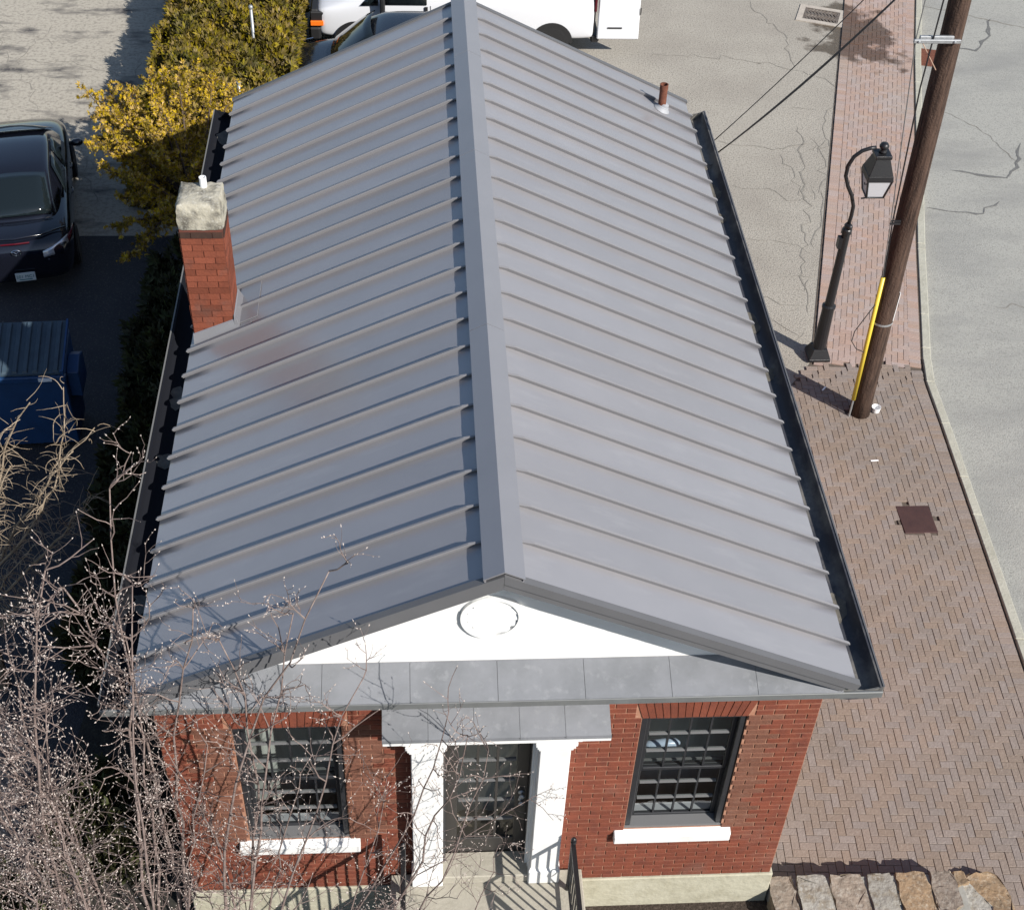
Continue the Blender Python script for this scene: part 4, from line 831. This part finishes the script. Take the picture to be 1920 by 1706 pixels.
def sedan(root, paint, L=4.5, W=.88, H=1.46, suv=False):
    h = L / 2; dk = 1.0 if not suv else 1.06
    S = [(-h, prof(W * .70, .36, .70, .74)), (-h + .03, prof(W * .82, .28, .80, .86)), (-h + .16, prof(W * .93, .22, .90, .98)), (-h + .55, prof(W, .20, .93, dk + .0)), (-h + 1.2, prof(W, .20, .94, dk)), (0, prof(W * 1.0, .20, .92, .98)), (h - 1.35, prof(W, .20, .90, .98)), (h - .8, prof(W * .99, .20, .86, .94)), (h - .3, prof(W * .94, .22, .76, .84)), (h - .08, prof(W * .80, .26, .64, .70)), (h, prof(W * .66, .34, .56, .60))]
    loft(S, 'body', paint, root)
    def gp(w0, w1, z0, z1): return [(0, z0), (w0, z0), (w0 * .99, z0 + (z1 - z0) * .3), (w1 + (w0 - w1) * .25, z0 + (z1 - z0) * .75), (w1, z1 - .035), (w1 * .8, z1), (0, z1 + .012)]
    rb = -h + (.62 if not suv else .25)
    G = [(rb, gp(W * .74, W * .62, .90, dk + .01)), (rb + .12, gp(W * .78, W * .66, .90, dk + .08)), (-h + (1.35 if not suv else .6), gp(W * .88, W * .66, .90, H - .05)), (-h + 1.75, gp(W * .90, W * .68, .90, H)), (.1, gp(W * .91, W * .70, .90, H)), (.55, gp(W * .90, W * .68, .88, H - .05)), (1.1, gp(W * .87, W * .68, .86, 1.12)), (1.38, gp(W * .84, W * .68, .84, .98))]
    loft(G, 'cabin', paint, root)
    # glass plates lie just proud of the cabin surface
    if not suv:
        g = []
        for i in range(7):
            t = i / 6; y = -h + .74 + .68 * t; z = dk + .075 + (H - .075 - dk - .04) * (t ** .82) ; wv = W * (.69 - .06 * t)
            g.append([(wv * s_, y - .07 * (1 - t) * (1 - s_ * s_) - .015, z + .030 - .045 * s_ * s_) for s_ in (-1, -.66, -.33, 0, .33, .66, 1)])
        patch('rear_window', g, CGL, root)
    g = []
    for i in range(6):
        t = i / 5; y = .50 + .78 * t; z = H - .015 - (H - 1.02) * (t ** 1.15); wv = W * (.64 + .10 * t)
        g.append([(wv * s_, y + .08 * (1 - s_ * s_), z + .045 - .05 * s_ * s_) for s_ in (-1, -.66, -.33, 0, .33, .66, 1)])
    patch('windshield', g, CGL, root)
    for sg in (-1, 1):
        for (ya, yb) in ((-.85 if not suv else -1.5, -.12), (-.04, .78)):
            g = []
            for i in range(4):
                t = i / 3; z = .985 + (H - .10 - .985) * t; x = W * (.925 - .185 * t ** 1.2)
                a, c = ya + (.28 * t if ya < -.5 else 0), yb - (.42 * t if yb > .5 else 0)
                g.append([(sg * x, a + (c - a) * s_, z) for s_ in (0, .33, .66, 1)])
            patch('side_window', g, CGL, root)
        m = MB().tube([(sg * (W + .02), .74, .98), (sg * (W + .10), .72, 1.0), (sg * (W + .20), .70, 1.01), (sg * (W + .25), .70, 1.0)], [.03, .062, .068, .03], 10).build('mirror', paint, root, smooth=True)
        for y in (-.55, .25): MB().tube([(sg * (W + .005), y - .09, .84), (sg * (W + .03), y - .06, .845), (sg * (W + .03), y + .06, .845), (sg * (W + .005), y + .09, .84)], .012, 6).build('door_handle', paint, root, smooth=True)
        for y in (-h + .88, h - .92):
            wheel(root, sg * (W - .085), y, .32 if not suv else .36, sg)
            k = 20; R0 = .36 if not suv else .41; a = MB()
            for i in range(k):
                a0, a1 = math.pi * (i / k * 1.2 - .1), math.pi * ((i + 1) / k * 1.2 - .1); q = lambda a_, r: (y + r * math.cos(a_), .32 + r * math.sin(a_))
                a.add([(sg * (W + .003), *q(a0, R0)), (sg * (W + .003), *q(a1, R0)), (sg * (W + .003), *q(a1, R0 - .07)), (sg * (W + .003), *q(a0, R0 - .07)), (sg * (W - .2), *q(a0, R0 - .07)), (sg * (W - .2), *q(a1, R0 - .07))], [(0, 1, 2, 3), (3, 2, 5, 4)])
            a.build('wheel_arch', TRIMB, root)
    return root
ang = R_(11)
c1 = thing('parked_car', 'black sedan seen from behind, cut by the left edge', 'car', (-7.38, 13.78, .006), ang)
sedan(c1, CARP)
# tail lights, emblem, plate and brake light of the black sedan
for sg in (-1, 1):
    g = []
    for i in range(4):
        t = i / 3; g.append([(sg * x, -y, z) for x, y, z in [(.40 + .0 * t, 2.262 - .03 * t, .72 + .10 * t), (.56, 2.235 - .04 * t, .74 + .13 * t), (.69, 2.165 - .05 * t, .78 + .13 * t), (.80, 2.03 - .04 * t, .82 + .11 * t)]])
    patch('tail_light', g, CLRL, c1, .02)
    g = [[(sg * x, -y, z) for x, y, z in [(.805, 2.03, .81 + .12 * t), (.865, 1.88, .84 + .10 * t), (.885, 1.70, .875 + .065 * t)]] for t in (0, .5, 1)]
    patch('tail_lens', g, REDL, c1, .02)
    MB().tube([(sg * .46, -2.235, .66), (sg * .52, -2.225, .665)], .012, 6).build('badge', CHROME, c1)
    MB().tube([(sg * .56, -2.20, .44), (sg * .74, -2.09, .45)], .02, 6).build('reflector', REDL, c1)
MB().tube([(-.22, -2.150, .955), (0, -2.17, .962), (.22, -2.150, .955)], .014, 6).build('brake_light', REDL, c1)
MB().tube([(-.78, -1.86, 1.0), (-.4, -2.06, 1.02), (0, -2.12, 1.025), (.4, -2.06, 1.02), (.78, -1.86, 1.0)], [.012, .022, .024, .022, .012], 8).build('spoiler', CARP, c1, smooth=True)
em = MB(); k = 24; oval = [(.075 * math.cos(2 * math.pi * i / k), -2.272, .79 + .052 * math.sin(2 * math.pi * i / k)) for i in range(k + 1)]
em.tube(oval, .0085, 6); em.tube([(-.068, -2.274, .808), (-.035, -2.276, .812), (0, -2.277, .775), (.035, -2.276, .812), (.068, -2.274, .808)], .0085, 6); em.build('emblem', CHROME, c1, loc=(0, .022, .055))
pl = MB().box((-.152, -2.30, .44), (.152, -2.285, .592)).build('licence_plate', PLATE, c1, loc=(.06, .0, -.10))
def text(body, size, loc, rot, mat, parent, name='lettering'):
    cu = bpy.data.curves.new('t', 'FONT'); cu.body = body; cu.size = size; cu.align_x = 'CENTER'; cu.align_y = 'CENTER'; cu.extrude = .0015
    o = bpy.data.objects.new('t', cu); col.objects.link(o); dg = bpy.context.evaluated_depsgraph_get(); me = bpy.data.meshes.new_from_object(o.evaluated_get(dg)); bpy.data.objects.remove(o)
    me.materials.clear(); me.materials.append(mat); return put(name, me, parent, loc, rot)
text('201 MC1', .075, (0, -2.302, .522), (R_(90), 0, 0), TEAL, pl)
MB().box((-.10, -2.303, .462), (.10, -2.3005, .476)).build('plate_band', TEAL, pl)

c2 = thing('parked_suv', 'dark navy car parked beyond the roof beside the white van', 'car', (-.88, 18.02, .0), R_(90))
sedan(c2, CARB, 4.6, .92, 1.62, True)
for sg in (-1, 1):
    g = [[(sg * (.50 + .32 * u), 2.27 - .16 * u * u - .05 * t, .62 + .14 * t) for u in (0, .33, .66, 1)] for t in (0, .5, 1)]
    patch('headlight', g, CLRL, c2, .03)
    MB().tube([(sg * .60, 2.22, .80), (sg * .82, 2.0, .84), (sg * .88, 1.75, .87)], .014, 6).build('chrome_strip', CHROME, c2)
# white van, nose to the left
van = thing('cargo_van', 'white cargo van with an open rear door at the top', 'van', (.15, 20.72, 0), R_(90))
VW = .99
def vp_(w_, zb, zs, zt): return [(0, zb), (w_ * .92, zb), (w_ * .985, zb + .08), (w_, zb + .35), (w_, zs), (w_ * .965, zs + .12), (w_ * .86, zt - .06), (w_ * .70, zt), (0, zt + .02)]
loft([(-2.93, vp_(VW * .95, .46, 1.15, 2.02)), (-2.90, vp_(VW * .985, .42, 1.15, 2.06)), (-2.6, vp_(VW, .40, 1.15, 2.08)), (-1, vp_(VW, .40, 1.15, 2.09)), (.6, vp_(VW, .40, 1.15, 2.09)), (1.25, vp_(VW, .40, 1.15, 2.04)), (1.62, vp_(VW, .40, 1.14, 1.72)), (2.10, vp_(VW * .99, .40, 1.02, 1.27)), (2.62, vp_(VW * .95, .42, .94, 1.12)), (2.80, vp_(VW * .90, .46, .86, 1.02))], 'body', VANW, van)
MB().box((-.93, 2.68, .36), (.93, 2.93, .66)).build('bumper', TRIMB, van, bevel=.05)
MB().box((-.90, 2.72, .64), (.90, 2.875, 1.02)).build('grille', TRIMB, van, bevel=.03)
for sg in (-1, 1):
    MB().box((sg * .80 - .12, 2.60, .74), (sg * .80 + .12, 2.885, .98)).build('headlight', TRIMB, van, bevel=.02)
    MB().box((sg * .91 - .055, 2.62, .70), (sg * .91 + .055, 2.885, .80)).build('marker_light', ORL, van, bevel=.01)
    patch('side_window', [[(sg * (VW + .004 - .10 * t), a, 1.18 + .52 * t) for a in (.52, .9, 1.25 - .12 * t, 1.42 - .30 * t)] for t in (0, .5, 1)], CGL, van, .02)
    patch('quarter_window', [[(sg * (VW + .004 - .10 * t), a, 1.16 + .30 * t) for a in (1.50, 1.7, 1.86 - .30 * t)] for t in (0, .5, 1)], CGL, van, .02)
    MB().tube([(sg * .98, 1.42, 1.18), (sg * 1.12, 1.42, 1.20), (sg * 1.14, 1.42, 1.22)], .03, 6).build('mirror_arm', TRIMB, van)
    MB().box((sg * 1.13 - .10, 1.36, 1.06), (sg * 1.13 + .10, 1.46, 1.42)).build('mirror', TRIMB, van, bevel=.03)
    MB().box((sg * (VW + .012) - .015, .50, .98), (sg * (VW + .012) + .015, .56, 1.14)).build('door_handle', TRIMB, van)
    for y in (.44, 1.45): MB().box((sg * (VW + .001) - .004, y - .006, .45), (sg * (VW + .001) + .004, y + .006, 1.16)).build('door_gap', M('gap_grey', (.22, .22, .23), .7), van)
    for y in (-2.05, 1.98):
        wheel(van, sg * (VW - .10), y, .36, sg); a = MB(); k = 20; R0 = .44
        for i in range(k):
            a0, a1 = math.pi * i / k, math.pi * (i + 1) / k; q = lambda a_, r: (y + r * math.cos(a_), .38 + r * math.sin(a_))
            X = VW + .004
            a.add([(sg * X, *q(a0, R0)), (sg * X, *q(a1, R0)), (sg * X, *q(a1, 0.01)), (sg * X, *q(a0, .01))], [(0, 1, 2, 3)])
        a.build('wheel_well', TRIMB, van)
    MB().box((sg * .93 - .05, -2.955, 1.05), (sg * .93 + .05, -2.90, 1.55)).build('tail_light', REDL, van, bevel=.015)
for sg in (-1, 1):
    pass
MB().box((-.90, -3.05, .34), (.90, -2.88, .50)).build('rear_bumper', TRIMB, van, bevel=.03)
rd = MB().hexa([(-.985, -3.86, .46), (-.93, -3.86, .46), (-.93, -2.99, .46), (-.985, -2.99, .46), (-.92, -3.83, 1.95), (-.87, -3.83, 1.95), (-.87, -2.99, 1.95), (-.92, -2.99, 1.95)]).build('rear_door', VANW, van, bevel=.02)
MB().box((-.992, -3.50, .70), (-.975, -3.20, .725)).build('door_trim', TRIMB, rd); MB().box((-.98, -3.87, 1.0), (-.95, -3.855, 1.14)).build('handle', TRIMB, rd)
MB().box((-.90, -2.945, .55), (.90, -2.925, 1.9)).build('cargo_opening', TRIMB, van)

# ------------------------------------------------------------------ dumpster
du = thing('dumpster', 'blue steel dumpster with a ribbed dark plastic lid', 'dumpster', (-6.48, 8.30, .01), R_(3)); du.scale = (1, .76, 1.09)
MB().hexa([(-1.0, -.50, .08), (.96, -.50, .08), (.96, .48, .08), (-1.0, .48, .08), (-1.0, -.50, 1.22), (.96, -.50, 1.22), (.96, .62, 1.36), (-1.0, .62, 1.36)]).build('body', DBLUE, du, bevel=.01)
MB().box((-1.02, -.56, 1.14), (.98, -.44, 1.23)).build('front_rim', DBLUE, du, bevel=.012)
for sg in (-1, 1): MB().prism([(0, -.30, .75), (0, .34, .75), (0, .36, 1.12), (0, .10, 1.22), (0, -.30, 1.14)], (.962 if sg > 0 else -1.12, 0, 0), (1.12 if sg > 0 else -1.002, 0, 0)).build('side_pocket', DBLUE, du, bevel=.01)
lid = MB().hexa([(-.99, -.52, 1.245), (.94, -.52, 1.245), (.94, .66, 1.44), (-.99, .66, 1.44), (-.99, -.52, 1.268), (.94, -.52, 1.268), (.94, .66, 1.465), (-.99, .66, 1.465)]).build('lid', LIDM, du)
for i in range(14):
    x = -.95 + i * .136; MB().hexa([(x, -.50, 1.27), (x + .078, -.50, 1.27), (x + .078, .63, 1.459), (x, .63, 1.459), (x + .012, -.48, 1.300), (x + .066, -.48, 1.300), (x + .066, .61, 1.489), (x + .012, .61, 1.489)]).build('rib', LIDM, lid)
MB().box((.92, -.53, 1.24), (.965, -.49, 1.30)).hexa([(.945, -.52, 1.24), (.97, -.52, 1.24), (.97, .66, 1.44), (.945, .66, 1.44), (.945, -.52, 1.30), (.97, -.52, 1.30), (.97, .66, 1.495), (.945, .66, 1.495)]).build('side_rail', DBLUE, du)
MB().box((.62, -.567, 1.16), (.80, -.561, 1.215)).build('sticker', STICK, du)
for x in (-.8, .75): MB().lathe([(.08, -.03), (.08, .03)], k=14).build('caster', TYRE, du, loc=(x, -.3, .08), rot=(0, R_(90), 0))

# ------------------------------------------------------------------ hedge, yew, posts
def sprays(name, pts, mat, parent, size, seed, flat=.5, kind='stuff', leaf=3):
    """needle sprays: each a small fan of narrow faces"""
    r = random.Random(seed); b = MB()
    for (p, n) in pts:
        p = Vector(p); n = Vector(n).normalized(); d = (n * r.uniform(.4, 1.2) + Vector((r.gauss(0, 1), r.gauss(0, 1), r.gauss(0, .8))) * flat).normalized(); s_ = d.orthogonal().normalized()
        s_.rotate(Matrix.Rotation(r.uniform(0, 6.28), 3, d)); L = size * r.uniform(.45, 1.65)
        for k in range(leaf):
            a = (k - (leaf - 1) / 2) * .55; e = (d * math.cos(a) + s_ * math.sin(a)); q = d.cross(s_) * r.uniform(-.3, .3); e = (e + q).normalized(); wv = e.cross(d.cross(s_)).normalized() * L * .17
            m_ = p + e * L * .5; b.add([p, m_ + wv, p + e * L, m_ - wv], [(0, 1, 2, 3)])
    return b.build(name, mat, parent, kind=kind)
def lump(x, y, s): return math.sin(x * 2.3 + s + math.sin(y * 1.7)) * math.cos(y * 2.1 + s * 2) * .9 + math.sin(x * 5.3 + y * 4.1 + s) * .5 + math.sin(x * 11.3 - y * 9.1 + s) * .25
hd = thing('hedge', 'sheared olive green hedge running beside the back parking lot', 'hedge', (-4.1, 18.5, 0))
def hedge_pts(x0, x1, y0, y1, h, n, seed, o=(0, 0)):
    r = random.Random(seed); P = []
    core = MB()
    for _ in range(n):
        f = r.random(); W_, D = x1 - x0, y1 - y0; at_, al, ar, af = W_ * D, D * h, D * h * .4, W_ * h
        q = r.random() * (at_ + al + ar + af)
        if q < at_:
            x, y = r.uniform(x0, x1), r.uniform(y0, y1); e = min(x - x0, x1 - x, y - y0) ; z = h - .45 * max(0, 1 - e / .55) ** 2 + lump(x, y, seed) * .13; nn = (0, 0, 1)
        elif q < at_ + al: x, y, z = x0 + lump(r.uniform(0, 9), y0, seed) * .08, r.uniform(y0, y1), r.uniform(.0, h * .92); x = x0 + lump(y, z, seed) * .10; nn = (-1, 0, .3)
        elif q < at_ + al + ar: y, z = r.uniform(y0, y1), r.uniform(h * .5, h * .92); x = x1 + lump(y, z, seed) * .08; nn = (1, 0, .3)
        else: x, z = r.uniform(x0, x1), r.uniform(.0, h * .92); y = y0 + lump(x, z, seed) * .10; nn = (0, -1, .3)
        P.append(((x - o[0] + r.gauss(0, .02), y - o[1] + r.gauss(0, .02), z + r.gauss(0, .03)), nn))
    core.hexa([(x0 + .06 - o[0], y0 + .06 - o[1], 0), (x1 - .06 - o[0], y0 + .06 - o[1], 0), (x1 - .06 - o[0], y1 - o[1], 0), (x0 + .06 - o[0], y1 - o[1], 0), (x0 + .4 - o[0], y0 + .4 - o[1], h - .30), (x1 - .4 - o[0], y0 + .4 - o[1], h - .30), (x1 - .4 - o[0], y1 - o[1], h - .30), (x0 + .4 - o[0], y1 - o[1], h - .30)])
    return P, core
P, core = hedge_pts(-5.45, -2.95, 14.2, 26, 1.38, 42000, 3, (-4.1, 18.5)); sprays('foliage', P, HEDGE, hd, .10, 4, .75); core.build('inner_mass', HEDGED, hd)
# shaded hedge along the building, the shade also painted into its leaf colour
h2 = thing('hedge', 'dark shaded hedge strip between the building and the dumpster lot', 'hedge', (-4.1, 8, 0))
P, core = hedge_pts(-4.72, -3.10, 3.6, 11.4, 1.15, 14000, 8, (-4.1, 8)); sprays('foliage', P, SHADELEAF, h2, .12, 9, .7); core.build('inner_mass', HEDGED, h2)
for (x, y, z1, lb_) in ((-3.66, 17.75, 2.02, 'tall thin grey pipe post standing in the hedge'), (-3.72, 15.45, 1.72, 'short thin grey pipe post at the near end of the hedge')):
    t = thing('pipe_post', lb_, 'post', (x, y, 0)); MB().tube([(0, 0, 0), (0, 0, z1)], .028, 10).build('pipe', GALV, t, smooth=True)
    MB().lathe([(.028, 0), (.042, .01), (.042, .05), (.025, .075), (0, .08)], k=12).build('cap', GALV, t, loc=(0, 0, z1 - .01), smooth=True)
# golden evergreen
yw_ = thing('golden_evergreen', 'loose golden yellow evergreen spreading at the left rear corner of the building', 'tree', (-4.30, 12.75, 0)); yw_.scale = (.9, .9, .97)
r = random.Random(21); bb = MB(); P = []
tips = [(-1.95, 1.6, 2.35), (-1.65, .9, 2.2), (-1.3, 2.0, 2.2), (-.9, 2.1, 2.45), (-.35, 2.2, 2.4), (.25, 2.2, 2.35), (.7, 1.9, 2.2), (-1.2, .3, 2.1), (-1.45, -.3, 1.9), (-.9, -.7, 2.0), (-1.15, -1.25, 1.35), (-.5, .6, 2.7), (-.2, 1.3, 2.8), (.4, 1.2, 2.6), (.6, .4, 2.3), (-.7, 1.3, 2.7), (-1.0, -1.0, 1.75), (-.95, -1.5, .9), (.3, -.4, 2.1), (-.4, -.5, 2.2), (-.3, -1.3, 1.6), (.4, -1.2, 1.5), (-1.7, 1.25, 2.1), (.5, 2.6, 2.0), (-1.5, 1.9, 2.0), (-1.75, .3, 2.0), (-1.1, 1.2, 2.5), (-1.3, .8, 2.3), (0., 1.8, 2.7), (-.6, 1.9, 2.5), (-1.75, .75, 1.9), (-1.55, 1.5, 2.4), (.2, 2.5, 2.2), (-.6, .1, 2.5)]
bb.tube([(0, 0, 0), (-.02, .05, .5), (-.05, .15, 1.0), (-.08, .3, 1.5)], [.09, .08, .06, .04], 8)
for tx, ty_, tz in tips:
    b0 = Vector((-.04, .12, r.uniform(.4, 1.2))); T = Vector((tx, ty_, tz)); mid = b0.lerp(T, .5) + Vector((r.gauss(0, .1), r.gauss(0, .1), .22)); pts = []
    for i in range(9): t = i / 8; pts.append(b0 * (1 - t) ** 2 + mid * 2 * t * (1 - t) + T * t * t)
    bb.tube(pts, [.03 - .0028 * i for i in range(9)], 5)
    for k in range(40):
        t = .25 + .75 * (k / 39); p = b0 * (1 - t) ** 2 + mid * 2 * t * (1 - t) + T * t * t; dr = (T - b0).normalized()
        sd_ = dr.cross(Vector((0, 0, 1))).normalized() * r.choice((-1, 1)); tw = p + (sd_ * r.uniform(.4, 1) + dr * r.uniform(.3, .9)).normalized() * r.uniform(.10, .46) * (1.15 - t * .6) + Vector((0, 0, r.uniform(-.12, .05)))
        bb.tube([p, tw], [.006, .003], 3)
        for m_ in range(11):
            u = (m_ + 1) / 11; q = p.lerp(tw, u); P.append((tuple(q + Vector((r.gauss(0, .018), r.gauss(0, .018), r.gauss(0, .015)))), tuple((tw - p).normalized() + Vector((0, 0, .35)))))
bb.build('branches', BARK, yw_); sprays('foliage', P, YEW, yw_, .055, 22, .8, leaf=4)

# ------------------------------------------------------------------ bare shrubs with buds
def bud_mesh(b, p, d, L, r_):
    d = d.normalized(); u = d.orthogonal().normalized(); v = d.cross(u); m_ = p + d * L * .38
    b.add([p, m_ + u * r_, m_ + v * r_, m_ - u * r_, m_ - v * r_, p + d * L], [(0, 2, 1), (0, 3, 2), (0, 4, 3), (0, 1, 4), (1, 2, 5), (2, 3, 5), (3, 4, 5), (4, 1, 5)])
def stem_path(a, b, r, wob, bow, n=14):
    a, b = Vector(a), Vector(b); o = Vector((r.gauss(0, 1), r.gauss(0, 1), 0)) * bow; pts = []; w_ = Vector((0, 0, 0))
    for i in range(n + 1):
        t = i / n; w_ += Vector((r.gauss(0, wob), r.gauss(0, wob), r.gauss(0, wob * .6))); pts.append(a.lerp(b, t) + o * (4 * t * (1 - t)) + w_ * min(1, t * 2))
    return pts
mg = thing('budding_shrub', 'bare multi-stemmed shrub covered in pale buds before the front corner', 'shrub', (-2.6, -.9, 0))
O = Vector((-2.6, -.9, 0)); r = random.Random(33); tw = MB(); bud = MB()
def grow(p, d, L, rad, depth):
    n = 4; pts = [p]; q = p.copy(); dd = d.normalized()
    for i in range(n):
        dd = (dd + Vector((r.gauss(0, .22), r.gauss(0, .22), r.gauss(0, .16) + .07))).normalized(); q = q + dd * (L / n); pts.append(q.copy())
    tw.tube([x - O for x in pts], [rad * (1 - .12 * i) for i in range(n + 1)], 3 if rad < .006 else 4, caps=False)
    if depth > 0:
        for i in range(1, n + 1):
            if r.random() < (.88 if depth > 1 else .72):
                s_ = dd.orthogonal().normalized(); s_.rotate(Matrix.Rotation(r.uniform(0, 6.28), 3, dd)); grow(pts[i], (dd * .75 + s_ * r.uniform(.6, 1.1)).normalized(), L * r.uniform(.45, .75), rad * .62, depth - 1)
    bud_mesh(bud, pts[-1] - O, (dd + Vector((0, 0, .25))), r.uniform(.014, .032), r.uniform(.0035, .0068))
    if depth == 0:
        for i in range(1, n):
            if r.random() < .33:
                s_ = dd.orthogonal().normalized(); s_.rotate(Matrix.Rotation(r.uniform(0, 6.28), 3, dd)); bud_mesh(bud, pts[i] - O, (dd + s_ * .7), r.uniform(.014, .026), r.uniform(.004, .007))
STEMS = [((-3.4, -.9), (-3.55, .0, 6.3), .026), ((-3.5, -1.1), (-4.1, -.2, 5.6), .026), ((-3.7, -.8), (-4.35, -.3, 4.9), .024), ((-3.8, -.9), (-4.5, -.4, 3.9), .022), ((-3.1, -.8), (-2.85, .05, 6.7), .030), ((-3.0, -.9), (-3.2, -.05, 6.0), .028),
         ((-2.9, -.7), (-2.65, -.05, 5.9), .028), ((-2.8, -.8), (-2.35, -.1, 5.7), .030), ((-2.6, -.7), (-2.05, -.15, 5.6), .030), ((-2.5, -.8), (-1.7, -.2, 5.6), .028), ((-2.4, -.8), (-1.25, -.25, 6.25), .030), ((-2.3, -.7), (-1.05, -.3, 5.2), .026),
         ((-2.2, -.8), (-.62, -.35, 5.1), .024), ((-2.0, -.9), (-.20, -.45, 4.75), .024), ((-2.1, -.9), (.05, -.4, 3.9), .022), ((-1.9, -.8), (.35, -.5, 3.3), .018), ((-1.7, -.7), (.10, -.3, 2.6), .018), ((-2.5, -1.0), (-2.9, -.4, 4.4), .022),
         ((-3.2, -1.0), (-3.7, -.5, 4.3), .022), ((-2.3, -.9), (-1.5, -.4, 4.2), .022), ((-3.6, -1.1), (-3.95, -.8, 4.6), .024), ((-2.7, -.9), (-2.3, -.5, 4.3), .024), ((-3.3, -.7), (-3.45, -.3, 5.0), .024), ((-4.0, -1.0), (-4.6, -.2, 3.3), .02), ((-3.9, -.7), (-4.2, -.1, 4.3), .022), ((-3.6, -.6), (-3.85, .0, 5.3), .024), ((-3.2, -.6), (-3.05, .1, 5.2), .024), ((-4.2, -.6), (-4.75, .0, 2.9), .02), ((-3.4, -1.2), (-3.6, -.9, 3.9), .022), ((-1.8, -.9), (-.9, -.5, 3.6), .02)]
for (bx, by), tip, rad in STEMS:
    pts = stem_path((bx, by, .05), tip, r, .034, .20); n = len(pts)
    MB().tube([p - O for p in pts], [rad * (.85 if tip[0] < -2.9 else .66) * (1 - .74 * i / (n - 1)) for i in range(n)], 7).build('stem', TWIG, mg, smooth=True)
    Ls = (Vector(tip) - Vector((bx, by, 0))).length
    for i in range(4, n):
        for _ in range((3 if i > 7 else 2) if tip[0] < -2.9 else r.choice((1, 1, 2))):
            if pts[i].z < 1.5: continue
            d = (pts[i] - pts[i - 1]).normalized(); s_ = d.orthogonal().normalized(); s_.rotate(Matrix.Rotation(r.uniform(0, 6.28), 3, d))
            if s_.y > 0 and pts[i].y > -.3: s_.y *= -.5
            e = (d * r.uniform(.5, 1.) + s_ * r.uniform(.5, 1.)).normalized(); LL = r.uniform(.28, .62) * (1.15 - .5 * i / n)
            grow(pts[i].copy(), e, LL, rad * .24, 2 if r.random() < .55 else 1)
tw.build('twigs', TWIG, mg, kind='stuff'); bud.build('buds', BUD, mg, kind='stuff')

tt = thing('bare_tree', 'tan bare tree with tangled curly twigs before the blue dumpster', 'tree', (-5.7, 3.7, 0))
O2 = Vector((-5.7, 3.7, 0)); r = random.Random(44); tw2 = MB()
def curly(p, d, L, rad):
    n = 7; pts = [p.copy()]; q = p.copy(); dd = d.normalized(); ax_ = Vector((r.gauss(0, 1), r.gauss(0, 1), r.gauss(0, 1))).normalized(); c = r.uniform(-.45, .45)
    for i in range(n):
        dd = (Matrix.Rotation(c, 3, ax_) @ dd); dd = (dd + Vector((r.gauss(0, .16), r.gauss(0, .16), -.07))).normalized(); q = q + dd * (L / n); pts.append(q.copy())
    tw2.tube([x - O2 for x in pts], [rad * (1 - .09 * i) for i in range(n + 1)], 3, caps=False)
TB = [((-5.55, 3.75, 1.6), (-4.02, 4.05, 3.95), .018), ((-5.5, 3.8, 1.8), (-4.62, 4.1, 4.15), .020), ((-5.5, 3.8, 1.9), (-4.42, 4.1, 4.45), .016), ((-5.5, 3.7, 1.5), (-4.25, 3.9, 3.22), .016), ((-5.6, 3.8, 2.0), (-5.15, 4.2, 4.2), .018), ((-5.6, 3.7, 1.3), (-4.7, 3.6, 2.75), .014), ((-5.6, 3.7, 1.0), (-5.0, 3.4, 2.2), .014), ((-5.6, 3.8, 2.), (-5.5, 4.4, 4.4), .018), ((-5.6, 3.7, 1.7), (-5.0, 3.8, 3.4), .016)]
MB().tube([(0, 0, 0), (.03, 0, .8), (.1, .05, 1.6), (.12, .1, 2.2)], [.07, .06, .045, .03], 9).build('trunk', TWIGT, tt, smooth=True)
for a, b, rad in TB:
    pts = stem_path(a, b, r, .02, .16, 16); n = len(pts); MB().tube([p - O2 for p in pts], [rad * (1 - .7 * i / (n - 1)) for i in range(n)], 6).build('branch', TWIGT, tt, smooth=True)
    for i in range(3, n):
        for _ in range(r.choice((2, 4, 8, 15)) if i < n - 3 else 2):
            d = (pts[min(i + 1, n - 1)] - pts[i - 1]).normalized(); s_ = Vector((r.gauss(0, 1), r.gauss(0, 1), r.gauss(0, .7))).normalized(); curly(pts[i] + Vector((r.gauss(0, .02), r.gauss(0, .02), r.gauss(0, .02))), (d * .5 + s_).normalized(), r.uniform(.10, .42), .0048)
tw2.build('twigs', TWIGT, tt, kind='stuff')
# low dark evergreens under the shrub
for k, (x, y, R0, h, lb_) in enumerate([(-4.9, .2, .75, .9, 'low dark green shrub in the shade under the budding shrub at lower left'), (-4.1, 1.6, .6, .8, 'low dark green shrub against the shaded side of the building')]):
    t = thing('low_shrub', lb_, 'shrub', (x, y, 0)); rr = random.Random(70 + k); P = []
    for _ in range(2600):
        a, c = rr.uniform(0, 6.28), rr.uniform(0, 1); f = rr.uniform(.72, 1.02) * (1 + .18 * math.sin(a * 5 + c * 7)); s_ = math.sqrt(1 - c * c); P.append(((R0 * f * s_ * math.cos(a), R0 * f * s_ * math.sin(a), h * f * c), (s_ * math.cos(a), s_ * math.sin(a), c + .3)))
    sprays('foliage', P, SHADELEAF, t, .10, 71 + k, .6)
    for q in range(5): MB().tube([(0, 0, 0), (rr.gauss(0, .2), rr.gauss(0, .2), h * .7)], [.02, .008], 5).build('stem', BARK, t)
# scraps of litter on the bricks
for k, (x, y, rz, lb_) in enumerate([(6.02, 7.42, .1, 'tiny white paper strip on the bricks between pole and iron cover'), (5.63, 9.05, .9, 'tiny pale scrap on the bricks left of the pole foot')]):
    MB().box((-.06, -.012, 0), (.06, .012, .004)).build('paper_scrap', WPL, None, loc=(x, y, .036), rot=(0, .03, rz), label=lb_, cat='litter')
